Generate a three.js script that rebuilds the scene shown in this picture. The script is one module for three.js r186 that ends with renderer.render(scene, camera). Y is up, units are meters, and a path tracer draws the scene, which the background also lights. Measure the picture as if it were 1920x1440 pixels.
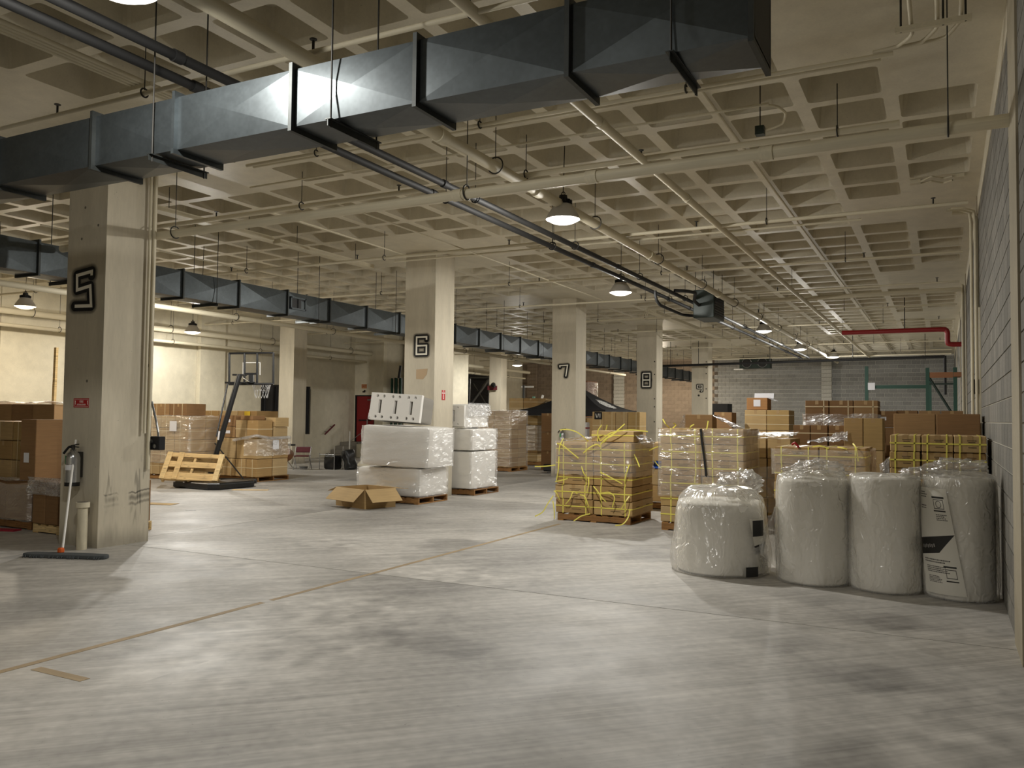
import * as THREE from 'three';
import { mergeGeometries } from 'three/addons/utils/BufferGeometryUtils.js';

// ---------- camera, exposure, light ----------
// World: x to the right along the short side of the hall, y up, D = depth along the right-hand wall (three's -z). Metres.
const scene = new THREE.Scene();
scene.background = new THREE.Color(0x000000);
const camera = new THREE.PerspectiveCamera(49.46, 4 / 3, 0.05, 200);
camera.position.set(0, 1.6, 0);
camera.rotation.set(THREE.MathUtils.degToRad(2.29), THREE.MathUtils.degToRad(27.393), THREE.MathUtils.degToRad(0.635), 'YXZ');
scene.add(camera);
const renderer = new THREE.WebGLRenderer({ antialias: true });
renderer.toneMapping = THREE.LinearToneMapping;
renderer.toneMappingExposure = 0.6;
renderer.shadowMap.enabled = true;
const LAMP_CD = 62;                          // candela of each high-bay lamp
const LAMP_COOL = new THREE.Color(1.0, 0.97, 0.905), LAMP_WARM = new THREE.Color(1.0, 0.87, 0.68);

// ---------- small tools ----------
const W = { wallR: 0.462, wallL: -21, ceil: 4.88, far: 45, back: -7 };
function rng(seed) { let s = seed >>> 0; return () => { s = (s + 0x6D2B79F5) | 0; let t = Math.imul(s ^ (s >>> 15), 1 | s); t = (t + Math.imul(t ^ (t >>> 7), 61 | t)) ^ t; return ((t ^ (t >>> 14)) >>> 0) / 4294967296; }; }
const used = new Map();
function numbered(n) { const k = used.get(n) || 0; used.set(n, k + 1); return k ? `${n}_${String(k).padStart(3, '0')}` : n; }
const V = (x, y, D) => new THREE.Vector3(x, y, -D);
function shade(m) { m.castShadow = true; m.receiveShadow = true; return m; }
function thing(name, label, category, [x, y, D] = [0, 0, 0], group, turn = 0) {
  const o = new THREE.Group(); o.name = numbered(name); o.position.set(x, y, -D); o.rotation.y = turn;
  o.userData = { label, category }; if (group) o.userData.group = group; scene.add(o); return o;
}
function part(name, geo, mat, parent, label) {
  const m = shade(new THREE.Mesh(Array.isArray(geo) ? merge(geo) : geo, mat)); m.name = name; if (label) m.userData.label = label; parent.add(m); return m;
}
function single(name, geo, mat, label, category, group) {
  const m = shade(new THREE.Mesh(Array.isArray(geo) ? merge(geo) : geo, mat)); m.name = numbered(name); m.userData = { label, category }; if (group) m.userData.group = group; scene.add(m); return m;
}
function struct(name, geo, mat, label, category) {
  const m = shade(new THREE.Mesh(Array.isArray(geo) ? merge(geo) : geo, mat)); m.name = name; m.userData = { kind: 'structure', label, category }; scene.add(m); return m;
}
function merge(list) {
  const g = list.map((q) => { const c = q.index ? q.toNonIndexed() : q.clone(); for (const k of Object.keys(c.attributes)) if (!['position', 'normal', 'uv'].includes(k)) c.deleteAttribute(k); return c; });
  return g.length === 1 ? g[0] : mergeGeometries(g);
}
function metreUV(g) {            // uv in metres, by the way each face points
  if (g.index) g = g.toNonIndexed();
  const p = g.attributes.position, n = p.count, uv = new Float32Array(n * 2), a = new THREE.Vector3(), b = new THREE.Vector3(), c = new THREE.Vector3();
  for (let i = 0; i < n; i += 3) {
    a.fromBufferAttribute(p, i); b.fromBufferAttribute(p, i + 1); c.fromBufferAttribute(p, i + 2);
    const N = b.clone().sub(a).cross(c.clone().sub(a)), ax = Math.abs(N.x), ay = Math.abs(N.y), az = Math.abs(N.z);
    [a, b, c].forEach((v, k) => { const [s, t] = ax >= ay && ax >= az ? [v.z, v.y] : ay >= az ? [v.x, v.z] : [v.x, v.y]; uv[(i + k) * 2] = s; uv[(i + k) * 2 + 1] = t; });
  }
  g.setAttribute('uv', new THREE.BufferAttribute(uv, 2)); return g;
}
function bx(w, h, d, x = 0, y = 0, D = 0, ry = 0, rx = 0, rz = 0) {   // a box, its centre at (x, y, D)
  const g = metreUV(new THREE.BoxGeometry(w, h, d)); if (rx) g.rotateX(rx); if (rz) g.rotateZ(rz); if (ry) g.rotateY(ry); g.translate(x, y, -D); return g;
}
function span(x0, x1, y0, y1, D0, D1) { return bx(x1 - x0, y1 - y0, D1 - D0, (x0 + x1) / 2, (y0 + y1) / 2, (D0 + D1) / 2); }
function soup(tris, outward = true) {       // triangles [[a,b,c]...] to flat-shaded geometry
  const pos = [];
  for (const [a, b, c] of tris) pos.push(...a, ...b, ...c);
  const g = new THREE.BufferGeometry(); g.setAttribute('position', new THREE.Float32BufferAttribute(pos, 3)); g.computeVertexNormals(); return metreUV(g);
}
const chCache = new Map();
function chbox(w, h, d, c) {                // a box with chamfered edges
  const key = [w, h, d, c].map((v) => v.toFixed(3)).join();
  if (chCache.has(key)) return chCache.get(key);
  const H = [w / 2, h / 2, d / 2], T = [];
  const P = (a, s) => [0, 1, 2].map((k) => s[k] * (k === a ? H[k] : H[k] - c));
  const add = (a, b, e) => { const u = [0, 1, 2].map((k) => b[k] - a[k]), v = [0, 1, 2].map((k) => e[k] - a[k]); const n = [u[1] * v[2] - u[2] * v[1], u[2] * v[0] - u[0] * v[2], u[0] * v[1] - u[1] * v[0]]; const m = [0, 1, 2].reduce((t, k) => t + n[k] * (a[k] + b[k] + e[k]), 0); T.push(m >= 0 ? [a, b, e] : [a, e, b]); };
  const quad = (a, b, e, f) => { add(a, b, e); add(a, e, f); };
  for (let a = 0; a < 3; a++) for (const s of [-1, 1]) {
    const q = [[-1, -1], [1, -1], [1, 1], [-1, 1]].map(([i, j]) => { const t = [0, 0, 0]; t[a] = s; t[(a + 1) % 3] = i; t[(a + 2) % 3] = j; return P(a, t); }); quad(...q);
    const b = (a + 1) % 3, e = (a + 2) % 3;
    for (const r of [-1, 1]) { const m = (k) => { const t = [0, 0, 0]; t[a] = s; t[b] = r; t[e] = k; return t; }; quad(P(a, m(-1)), P(a, m(1)), P(b, m(1)), P(b, m(-1))); }
  }
  for (const x of [-1, 1]) for (const y of [-1, 1]) for (const z of [-1, 1]) add(P(0, [x, y, z]), P(1, [x, y, z]), P(2, [x, y, z]));
  const g = soup(T); chCache.set(key, g); return g;
}
function moved(g, x = 0, y = 0, D = 0, ry = 0, rx = 0, rz = 0) { g = g.clone(); if (rx) g.rotateX(rx); if (rz) g.rotateZ(rz); if (ry) g.rotateY(ry); g.translate(x, y, -D); return g; }
const UPV = new THREE.Vector3(0, 1, 0);
function rod(a, b, r, seg = 8, r2 = r) {      // a round bar from a to b ([x, y, D])
  const A = V(...a), B = V(...b), d = B.clone().sub(A), g = new THREE.CylinderGeometry(r2, r, d.length(), seg, 1);
  g.applyQuaternion(new THREE.Quaternion().setFromUnitVectors(UPV, d.clone().normalize())); g.translate(...A.add(B).multiplyScalar(0.5).toArray()); return g;
}
function bend(pts, r, seg = 8, n = 24) { return new THREE.TubeGeometry(new THREE.CatmullRomCurve3(pts.map((p) => V(...p)), false, 'catmullrom', 0.2), n, r, seg); }
function ring(x, y, D, R, r, axis) { const g = new THREE.TorusGeometry(R, r, 6, 16); if (axis === 'x') g.rotateY(Math.PI / 2); g.translate(x, y, -D); return g; }
function ribbon(pts, w, facing = [0, 0, 1], n = 18) {   // a flat band along a curve; pts in [x, y, D]
  const curve = new THREE.CatmullRomCurve3(pts.map((p) => V(...p))), P = curve.getPoints(n), T = [], f = new THREE.Vector3(...facing);
  const edge = P.map((p, i) => { const t = (P[i + 1] || p).clone().sub(P[i - 1] || p).normalize(); const s = t.clone().cross(f); if (s.lengthSq() < 0.02) s.set(1, 0, 0); s.normalize().multiplyScalar(w / 2); const q = s.clone().cross(t).normalize().multiplyScalar(0.0012); return [p.clone().add(s).add(q), p.clone().sub(s).add(q), p.clone().sub(s).sub(q), p.clone().add(s).sub(q)].map((v) => v.toArray()); });
  for (let i = 0; i < n; i++) for (let k = 0; k < 4; k++) { const a = edge[i][k], b = edge[i][(k + 1) % 4], c = edge[i + 1][(k + 1) % 4], d = edge[i + 1][k]; T.push([a, b, c], [a, c, d]); }
  return soup(T);
}

// ---------- textures ----------
function lattice(seed, n) { const r = rng(seed), a = new Float32Array(n * n); for (let i = 0; i < a.length; i++) a[i] = r(); return a; }
const LAT = lattice(7, 256);
function vn(x, y, px, py, o = 0) {           // value noise that repeats after px, py cells
  const xi = Math.floor(x), yi = Math.floor(y), fx = x - xi, fy = y - yi, sx = fx * fx * (3 - 2 * fx), sy = fy * fy * (3 - 2 * fy);
  const g = (i, j) => LAT[((((i % px) + px) % px + o * 37) & 255) * 256 + (((((j % py) + py) % py) + o * 91) & 255)];
  return (g(xi, yi) * (1 - sx) + g(xi + 1, yi) * sx) * (1 - sy) + (g(xi, yi + 1) * (1 - sx) + g(xi + 1, yi + 1) * sx) * sy;
}
function fbm(u, v, base, oct, o = 0) { let s = 0, a = 0.5, f = base; for (let k = 0; k < oct; k++) { s += a * vn(u * f, v * f, f, f, o + k); a *= 0.5; f *= 2; } return s / (1 - Math.pow(0.5, oct)); }
function dataTex(w, h, fn, srgb = true, size = [1, 1]) {      // size: metres covered by one tile
  const d = new Uint8Array(w * h * 4);
  for (let j = 0; j < h; j++) for (let i = 0; i < w; i++) { const c = fn(i / w, j / h), k = (j * w + i) * 4; d[k] = c[0]; d[k + 1] = c[1]; d[k + 2] = c[2]; d[k + 3] = 255; }
  const t = new THREE.DataTexture(d, w, h, THREE.RGBAFormat); t.wrapS = t.wrapT = THREE.RepeatWrapping; t.magFilter = THREE.LinearFilter; t.minFilter = THREE.LinearMipmapLinearFilter; t.generateMipmaps = true;
  if (srgb) t.colorSpace = THREE.SRGBColorSpace; t.repeat.set(1 / size[0], 1 / size[1]); t.needsUpdate = true; return t;
}
const cl = (v) => Math.max(0, Math.min(255, v)), mixv = (a, b, t) => a + (b - a) * t, sst = (a, b, t) => { t = Math.max(0, Math.min(1, (t - a) / (b - a))); return t * t * (3 - 2 * t); };
function canvasTex(w, h, draw) { const c = document.createElement('canvas'); c.width = w; c.height = h; draw(c.getContext('2d'), w, h); const t = new THREE.CanvasTexture(c); t.colorSpace = THREE.SRGBColorSpace; t.magFilter = THREE.LinearFilter; return t; }

const tFloor = dataTex(2048, 2048, (u, v) => {
  const broad = fbm(u, v, 5, 5), patch = fbm(u, v, 11, 4, 3), grain = fbm(u, v, 180, 2, 5);
  const streak = fbm((u * 1 + 0.12 * broad) % 1, v, 3, 1, 2) * 0.3 + 0.7 * vn(u * 9 + broad * 2, (v + u) * 120, 9, 120, 8) * 0.5 + 0.35 * vn(u * 24 + patch * 3, (v + u) * 420, 24, 420, 4);
  let L = 160 + (broad - 0.5) * 60 + (patch - 0.5) * 40 + (streak - 0.45) * 52 + (grain - 0.5) * 22;
  const stain = sst(0.66, 0.8, fbm(u, v, 7, 4, 9)); L -= stain * 30;
  const wipe = sst(0.6, 0.75, fbm(u, v, 4, 3, 12)) * (vn(u * 30 + v * 60, v * 30 - u * 60 + broad * 4, 4096, 4096, 6) - 0.5); L += wipe * 40;
  const speck = vn(u * 700, v * 700, 700, 700, 7); if (speck > 0.985) L -= 40;
  return [cl(L * 1.0), cl(L * 0.98), cl(L * 0.945)];
}, true, [9, 9]);
const bFloor = dataTex(512, 512, (u, v) => { const g = cl(128 + (fbm(u, v, 24, 4) - 0.5) * 130 + (fbm(u, v, 120, 2, 4) - 0.5) * 60); return [g, g, g]; }, false, [3, 3]);
const rFloor = dataTex(512, 512, (u, v) => { const g = cl(185 + (fbm(u, v, 6, 4, 3) - 0.5) * 110); return [g, g, g]; }, false, [5, 5]);
const tPlaster = dataTex(1024, 1024, (u, v) => {
  const b = fbm(u, v, 4, 4), m = fbm(u, v, 20, 3, 2), g = fbm(u, v, 200, 2, 4); let L = 243 + (b - 0.5) * 22 + (m - 0.5) * 18 + (g - 0.5) * 10;
  if (vn(u * 260, v * 260, 260, 260, 11) > 0.987) L -= 60; return [cl(L), cl(L * 0.99), cl(L * 0.97)];
}, true, [3, 3]);
const tColumn = (seed, dirty) => dataTex(256, 1024, (u, v) => {       // one face: .72 m wide, 4.88 m tall
  const b = fbm(u, v, 4, 4, seed), m = vn(u * 40, v * 60, 40, 60, seed + 1), drip = sst(0.7, 0.9, vn(u * 30 + b * 3, v * 4 + b, 30, 4, seed + 2)) * sst(0.3, 0.05, v) * sst(0.4, 0.7, fbm(u, v, 5, 3, seed + 8));
  let L = 240 + (b - 0.5) * 30 + (m - 0.5) * 8 - drip * 18, warm = 0.97;
  if (vn(u * 60, v * 240, 60, 240, seed + 3) > 0.984) L -= 70;
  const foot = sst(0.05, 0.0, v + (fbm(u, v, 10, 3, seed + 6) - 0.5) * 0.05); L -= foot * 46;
  if (dirty) {
    const w = fbm(u, v * 0.6, 7, 4, seed + 7) - 0.5, br = fbm(u * 0.5, v, 9, 4, seed + 3), q = v - w * 0.012 - u * 0.004;
    for (const [y0, th, k] of [[0.126, 0.0035, 95], [0.113, 0.010, 66], [0.098, 0.006, 60]]) L -= k * sst(th, 0, Math.abs(q - y0)) * sst(0.36, 0.58, br + 0.25 * (u - 0.3));
    L -= 50 * sst(0.6, 0.8, vn(u * 14 + w * 5, v * 34 + w * 8, 14, 34, seed + 9)) * sst(0.24, 0.16, v) * sst(0.03, 0.09, v) * sst(0.45, 0.6, br);
  }
  return [cl(L), cl(L * 0.985), cl(L * warm)];
});
const tCard = dataTex(512, 512, (u, v) => { const f = vn(u * 8, v * 220, 8, 220, 3), b = fbm(u, v, 4, 4, 6); const L = 226 + (f - 0.5) * 16 + (b - 0.5) * 34; return [cl(L), cl(L), cl(L)]; }, true, [1.3, 1.3]);
const tWood = dataTex(512, 512, (u, v) => { const w = fbm(u, v, 3, 3, 2), g = vn(u * 5 + w * 1.5, v * 130, 5, 130, 4), k = sst(0.8, 0.95, vn(u * 10, v * 40, 10, 40, 9)); const L = 214 + (g - 0.5) * 70 + (w - 0.5) * 46 - k * 60; return [cl(L), cl(L * 0.95), cl(L * 0.86)]; }, true, [0.9, 0.5]);
const tZinc = dataTex(512, 512, (u, v) => { const a = fbm(u, v, 6, 3, 1), s = vn(u * 60 + a * 3, v * 60, 60, 60, 5), s2 = vn(u * 24, v * 24 + a * 2, 24, 24, 8); const L = 206 + (s - 0.5) * 14 + (s2 - 0.5) * 12 + (a - 0.5) * 22; return [cl(L), cl(L * 1.01), cl(L * 1.02)]; }, true, [1.1, 1.1]);
const tBlock = dataTex(512, 512, (u, v) => { const b = fbm(u, v, 8, 4, 2), g = fbm(u, v, 110, 2, 4); let L = 214 + (b - 0.5) * 40 + (g - 0.5) * 44; if (vn(u * 150, v * 150, 150, 150, 3) > 0.94) L -= 40; return [cl(L), cl(L), cl(L)]; }, true, [1.6, 1.6]);
const bWrinkle = dataTex(512, 512, (u, v) => { const w = fbm(u, v, 4, 3, 2), a = Math.abs(vn(u * 9 + w * 3, v * 34 + u * 3 * 0 + w * 7, 9, 34, 5) - 0.5) * 2, b = Math.abs(vn(u * 22 + w * 3, v * 80 + w * 12, 22, 80, 7) - 0.5) * 2; const g = cl(255 * (0.65 * a + 0.35 * b)); return [g, g, g]; }, false, [0.9, 0.9]);
const bFold = dataTex(512, 512, (u, v) => { const w = fbm(u, v, 4, 4, 3), a = Math.abs(vn(u * 14 + w * 5, v * 5 + w * 4, 14, 5, 5) - 0.5) * 2, b = Math.abs(vn(u * 34 + w * 8, v * 12 + w * 6, 34, 12, 7) - 0.5) * 2; const g = cl(255 * (0.6 * a + 0.4 * b)); return [g, g, g]; }, false, [0.9, 0.9]);

// ---------- materials ----------
const std = (o) => new THREE.MeshStandardMaterial(o), phy = (o) => new THREE.MeshPhysicalMaterial(o);
const M = {
  floor: std({ map: tFloor, bumpMap: bFloor, bumpScale: 0.0022, roughnessMap: rFloor, roughness: 0.82 }),
  slab: std({ color: 0x777268, roughness: 0.9 }),
  ceiling: std({ map: tPlaster, color: 0xded8c6, roughness: 0.5 }),
  wall: std({ map: tPlaster, color: 0xe2dcc8, roughness: 0.85 }),
  wallGrey: std({ map: tPlaster, color: 0xdcd7c6, roughness: 0.85 }),
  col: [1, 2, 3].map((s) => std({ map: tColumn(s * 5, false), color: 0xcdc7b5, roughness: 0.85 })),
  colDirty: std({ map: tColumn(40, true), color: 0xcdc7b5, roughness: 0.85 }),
  block: [0xa9a8a3, 0xa09f9a, 0xb1b0aa].map((c) => std({ map: tBlock, color: c, roughness: 0.95 })),
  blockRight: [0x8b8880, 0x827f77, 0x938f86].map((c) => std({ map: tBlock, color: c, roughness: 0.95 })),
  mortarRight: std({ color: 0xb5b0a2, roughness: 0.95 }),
  blockLight: std({ map: tBlock, color: 0xd8d5ca, roughness: 0.95 }),
  blockBrown: std({ map: tBlock, color: 0xa5937f, roughness: 0.95 }),
  pilaster: std({ map: tPlaster, color: 0xa59d8a, roughness: 0.9 }),
  mortar: std({ color: 0xdad7cc, roughness: 0.95 }),
  mortarBrown: std({ color: 0xa39280, roughness: 0.95 }),
  pipeCream: std({ map: tPlaster, color: 0xd8d1bb, roughness: 0.6 }),
  pipeBlack: std({ color: 0x131313, roughness: 0.7 }),
  pipeRed: std({ color: 0x8c0f12, roughness: 0.4 }),
  darkIron: std({ color: 0x26241f, roughness: 0.6 }),
  zinc: std({ map: tZinc, color: 0x5d6365, roughness: 0.38, metalness: 0.65 }),
  zincDark: std({ map: tZinc, color: 0x474a48, roughness: 0.5, metalness: 0.5 }),
  card: [0xccaa74, 0xc3a06a, 0xd3b37e, 0xba9660, 0xcaad7d, 0xc5a46a].map((c) => std({ map: tCard, color: c, roughness: 0.85 })),
  cardDark: [0xa27c52, 0x97724a, 0xab875b].map((c) => std({ map: tCard, color: c, roughness: 0.85 })),
  cardInside: std({ map: tCard, color: 0xc29c6a, roughness: 0.9 }),
  tapeClear: std({ color: 0xa98a5d, roughness: 0.35 }),
  strapYellow: std({ color: 0xeadf68, roughness: 0.4 }),
  strapClear: std({ color: 0xd3c19a, roughness: 0.4 }),
  print: std({ color: 0x54432c, roughness: 0.8 }),
  paper: std({ color: 0xdedee2, roughness: 0.75 }),
  paperYellow: std({ color: 0xdbb92e, roughness: 0.75 }),
  wood: [0xb78f5e, 0xa47d50, 0xc49b66].map((c) => std({ map: tWood, color: c, roughness: 0.85 })),
  woodPale: [0xf4dcab, 0xecd19f, 0xf8e4b8].map((c) => std({ map: tWood, color: c, roughness: 0.8 })),
  film: phy({ color: 0xffffff, roughness: 0.26, transmission: 0.9, thickness: 0, ior: 2.3, bumpMap: bWrinkle, bumpScale: 0.006 }),
  filmLoose: phy({ color: 0xf8f8f8, roughness: 0.24, transmission: 0.72, thickness: 0, ior: 2.1, bumpMap: bFold, bumpScale: 0.03 }),
  bag: phy({ color: 0xf8f7f4, roughness: 0.2, transmission: 0.74, thickness: 0, ior: 1.8, bumpMap: bFold, bumpScale: 0.012 }),
  bagTop: phy({ color: 0xf6f5f2, roughness: 0.2, transmission: 0.8, thickness: 0, ior: 2.0, bumpMap: bFold, bumpScale: 0.02 }),
  bubble: std({ color: 0xf7f5f0, roughness: 0.65, bumpMap: bFloor, bumpScale: 0.003 }),
  foam: std({ color: 0xebe9e4, roughness: 0.7 }),
  foamHole: std({ color: 0x8c8880, roughness: 0.8 }),
  black: std({ color: 0x0f0f10, roughness: 0.55 }),
  blackSoft: std({ color: 0x141416, roughness: 0.85 }),
  plasticBlack: std({ color: 0x191a1b, roughness: 0.35 }),
  white: std({ color: 0xe6e4de, roughness: 0.5 }),
  chrome: std({ color: 0xb9bbbd, roughness: 0.25, metalness: 0.9 }),
  steel: std({ color: 0x8b8d8e, roughness: 0.3, metalness: 0.8 }),
  greenRack: std({ color: 0x23483c, roughness: 0.55 }),
  greenDark: std({ color: 0x1b2b24, roughness: 0.5 }),
  orangeBeam: std({ color: 0x8a5c3a, roughness: 0.6 }),
  redDoor: std({ color: 0x7e0f12, roughness: 0.5 }),
  maroon: std({ color: 0x571820, roughness: 0.7 }),
  blue: std({ color: 0x1450b4, roughness: 0.5 }),
  green: std({ color: 0x1f8a4a, roughness: 0.5 }),
  orange: std({ color: 0xd8601d, roughness: 0.5 }),
  mop: std({ color: 0x4c5052, roughness: 0.95 }),
  tape: std({ map: tCard, color: 0xb39c78, roughness: 0.7 }),
  joint: std({ color: 0x6c675d, roughness: 0.95 }),
  acrylic: phy({ color: 0xffffff, roughness: 0.08, transmission: 1, thickness: 0 }),
  reflector: std({ color: 0xb9b5ae, roughness: 0.35, metalness: 0.3 }),
  lens: std({ color: 0xffffff, emissive: 0xfff6e6, emissiveIntensity: 6, roughness: 0.4 }),
  lensWarm: std({ color: 0xffffff, emissive: 0xffe0b0, emissiveIntensity: 6, roughness: 0.4 }),
  netWhite: std({ color: 0xcfcfcf, roughness: 0.8 }),
  tent: std({ color: 0x1c1d21, roughness: 0.8 }),
  tentWhite: std({ color: 0xc9d2e0, roughness: 0.8 }),
};
M.ceiling.side = THREE.DoubleSide;

// ================= THE SETTING =================
{ // floor: a sub-base with cast slabs, saw-cut joints between them
  const fl = struct('floor', span(-26.5, 0.8, -0.25, -0.03, -7.3, 45.4), M.slab, 'swept grey concrete floor of the storage hall', 'floor');
  const xs = [-26.4, -19.2, -9.2, 0.7], ds = [-7.2, 6.93, 14.1, 21.3, 28.45, 35.6, 45.3], g = 0.006;
  for (let i = 0; i < 3; i++) for (let j = 0; j < 6; j++) part('floor_slab', span(xs[i] + g, xs[i + 1] - g, -0.03, 0, ds[j] + g, ds[j + 1] - g), M.floor, fl);
  part('tape_strip', span(-5.2, -5.14, 0, 0.0015, 1.2, 5.4), M.tape, fl, 'long faded tan tape line on the floor');
  part('tape_strip', span(-5.195, -5.14, 0, 0.0015, 5.5, 11.6), M.tape, fl);
  part('tape_strip', span(-5.05, -4.58, 0, 0.0015, 3.29, 3.36), M.tape, fl, 'short tan tape dash on the floor');
}
{ // waffle ceiling: coffers moulded into one slab, solid heads over the columns
  const pos = [], m = 0.84, a = 0.35, at = 0.312, dep = 0.4, yb = W.ceil, yt = yb + dep, HX = [-9.22, -19.2, 0.75], HD = [-0.3, 6.9, 14.15, 21.25, 28.4, 35.6, 42.7];
  const solid = (x, D) => HX.some((hx) => HD.some((hd) => { const dx = Math.abs(x - hx), dd = Math.abs(D - hd); return (dx < 1.75 && dd < 1.12) || (dx < 0.8 && dd < 1.75); }));
  const loop = (h, r) => { const o = []; for (let c = 0; c < 4; c++) { const sx = [1, -1, -1, 1][c], sz = [1, 1, -1, -1][c]; for (let k = 0; k <= 2; k++) { const t = (c + k / 2) * Math.PI / 2; o.push([sx * (h - r) + Math.cos(t) * r, sz * (h - r) + Math.sin(t) * r]); } } return o; };
  const I = loop(a, 0.045), T = loop(at, 0.045), tri = (...p) => p.forEach((q) => pos.push(...q));
  const flat = (x0, x1, z0, z1) => { const A = [x0, yb, z0], B = [x1, yb, z0], C = [x1, yb, z1], E = [x0, yb, z1]; tri(A, B, C, A, C, E); };
  const x0 = -0.03 - 24 * m - m / 2, x1 = -0.03 + m / 2, D0 = 5.247 - 11 * m - m / 2, D1 = 5.247 + 46 * m + m / 2;
  for (let i = 0; i <= 24; i++) for (let j = -11; j <= 46; j++) {
    const x = -0.03 - i * m, D = 5.247 + j * m, z = -D;
    if (solid(x, D)) { flat(x - m / 2, x + m / 2, z - m / 2, z + m / 2); continue; }
    const cor = [[m / 2, m / 2], [-m / 2, m / 2], [-m / 2, -m / 2], [m / 2, -m / 2]];
    const o = (k) => { const c = cor[Math.floor(k / 3) % 4]; return [x + c[0], yb, z + c[1]]; }, n = (k) => [x + I[k % 12][0], yb, z + I[k % 12][1]], t = (k) => [x + T[k % 12][0], yt, z + T[k % 12][1]];
    for (let k = 0; k < 12; k++) {
      tri(o(k), n(k), n(k + 1)); if (k % 3 === 2) tri(o(k), n(k + 1), o(k + 1));
      tri(n(k), t(k), t(k + 1), n(k), t(k + 1), n(k + 1)); tri([x, yt, z], t(k), t(k + 1));
    }
  }
  flat(x1, 0.75, -D1, -D0); flat(-26.5, x0, -D1, -D0); flat(-26.5, 0.75, -45.4, -D1); flat(-26.5, 0.75, -D0, 7.3);
  const g = new THREE.BufferGeometry(); g.setAttribute('position', new THREE.Float32BufferAttribute(pos, 3)); g.computeVertexNormals();
  struct('ceiling', [metreUV(g), span(-26.6, 0.8, 5.3, 5.5, -7.3, 45.4)], M.ceiling, 'cream painted concrete waffle ceiling with square coffers', 'ceiling');
}
const BLOCK = new THREE.BoxGeometry(0.012, 0.186, 0.388); metreUV(BLOCK);
function blockWall(parent, mats, along, at, from, to, y1, nParts, dir) {      // running bond of proud blocks; along 'D' (wall at x = at) or 'x' (wall at D = at)
  const list = []; let course = 0;
  for (let y = 0.1; y < y1; y += 0.2, course++) for (let s = from + (course % 2 ? 0 : 0.2); s < to + 0.15; s += 0.4) list.push([y, s, course]);
  const geo = metreUV(along === 'D' ? new THREE.BoxGeometry(0.012, 0.187, 0.388) : new THREE.BoxGeometry(0.388, 0.187, 0.018)), r = rng(99);
  list.sort((p, q) => p[1] - q[1]);
  const put = ([y, s]) => along === 'D' ? [at, y, -s] : [s, y, -at];
  if (nParts) { for (const b of list.slice(0, nParts)) { const k = part('block', geo, mats[Math.floor(r() * mats.length)], parent); k.position.set(...put(b)); } }
  const rest = list.slice(nParts), im = new THREE.InstancedMesh(geo, mats[0], rest.length), mm = new THREE.Matrix4(), c = new THREE.Color();
  rest.forEach((b, i) => { im.setMatrixAt(i, mm.makeTranslation(...put(b))); const v = 0.86 + r() * 0.22; im.setColorAt(i, c.setRGB(v, v, v)); });
  im.name = 'block_courses'; im.userData = { kind: 'stuff' }; shade(im); parent.add(im);
}
{ // right-hand wall of bare blocks
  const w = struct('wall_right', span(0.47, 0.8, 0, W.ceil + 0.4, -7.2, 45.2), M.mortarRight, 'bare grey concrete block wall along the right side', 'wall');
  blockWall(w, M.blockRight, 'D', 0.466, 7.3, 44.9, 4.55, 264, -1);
  part('overspray_course', span(0.457, 0.48, 4.62, W.ceil, -7, 44.9), M.ceiling, w, 'cream overspray band along the top of the wall');
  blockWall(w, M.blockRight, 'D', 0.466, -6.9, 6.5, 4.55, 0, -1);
  for (const [D, no] of [[6.55, 'nearest'], [13.8, 'second'], [20.9, 'third'], [28.05, 'fourth'], [35.25, 'fifth']])
    struct(numbered('pilaster'), span(0.445, 0.6, 0, W.ceil, D - 0.08, D + 0.6), M.pilaster, `${no} cream concrete pilaster standing out of the right block wall`, 'pilaster');
  part('paint_band', span(0.44, 0.48, 0, 3.2, 13.2, 13.28), M.pipeCream, w);
}
{ // far wall: grey blocks on the right, brown on the left
  const w = struct('wall_far', span(-11, 0.8, 0, 5.3, 45.03, 45.4), M.mortar, 'grey concrete block wall at the far end', 'wall');
  blockWall(w, M.block, 'x', 45.022, -11, 0.5, 4.8, 0, 1);
  const pb = thing('block_pilaster', 'pale block pilaster on the grey far wall', 'pilaster', [-5.27, 0, 44.9]); pb.userData.kind = 'structure';
  for (let k = 0; k < 24; k++) part('block', chbox(k % 2 ? 0.5 : 0.49, 0.19, 0.2, 0.006), M.blockLight, pb).position.y = 0.1 + k * 0.2;
  const b = struct('wall_far_left', span(-26.5, -11, 0, 5.3, 45.03, 45.4), M.mortarBrown, 'brown painted block wall behind the far left aisle', 'wall');
  blockWall(b, [M.blockBrown], 'x', 45.022, -26.4, -11, 4.8, 0, 1);
  const p2 = thing('block_pilaster', 'pale tan block pilaster on the brown far wall', 'pilaster', [-16.4, 0, 44.9]); p2.userData.kind = 'structure';
  for (let k = 0; k < 24; k++) part('block', chbox(k % 2 ? 0.6 : 0.58, 0.19, 0.2, 0.006), M.blockLight, p2).position.y = 0.1 + k * 0.2;
  const p3 = thing('block_pilaster', 'tan block pilaster left of column seven', 'pilaster', [-21.9, 0, 44.9]); p3.userData.kind = 'structure';
  for (let k = 0; k < 24; k++) part('block', chbox(k % 2 ? 0.6 : 0.58, 0.19, 0.2, 0.006), M.blockBrown, p3).position.y = 0.1 + k * 0.2;
  struct('wall_back', span(-26.5, 0.8, 0, 5.3, -7.3, -7), M.wallGrey, 'painted wall behind the viewpoint', 'wall');
}
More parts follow.
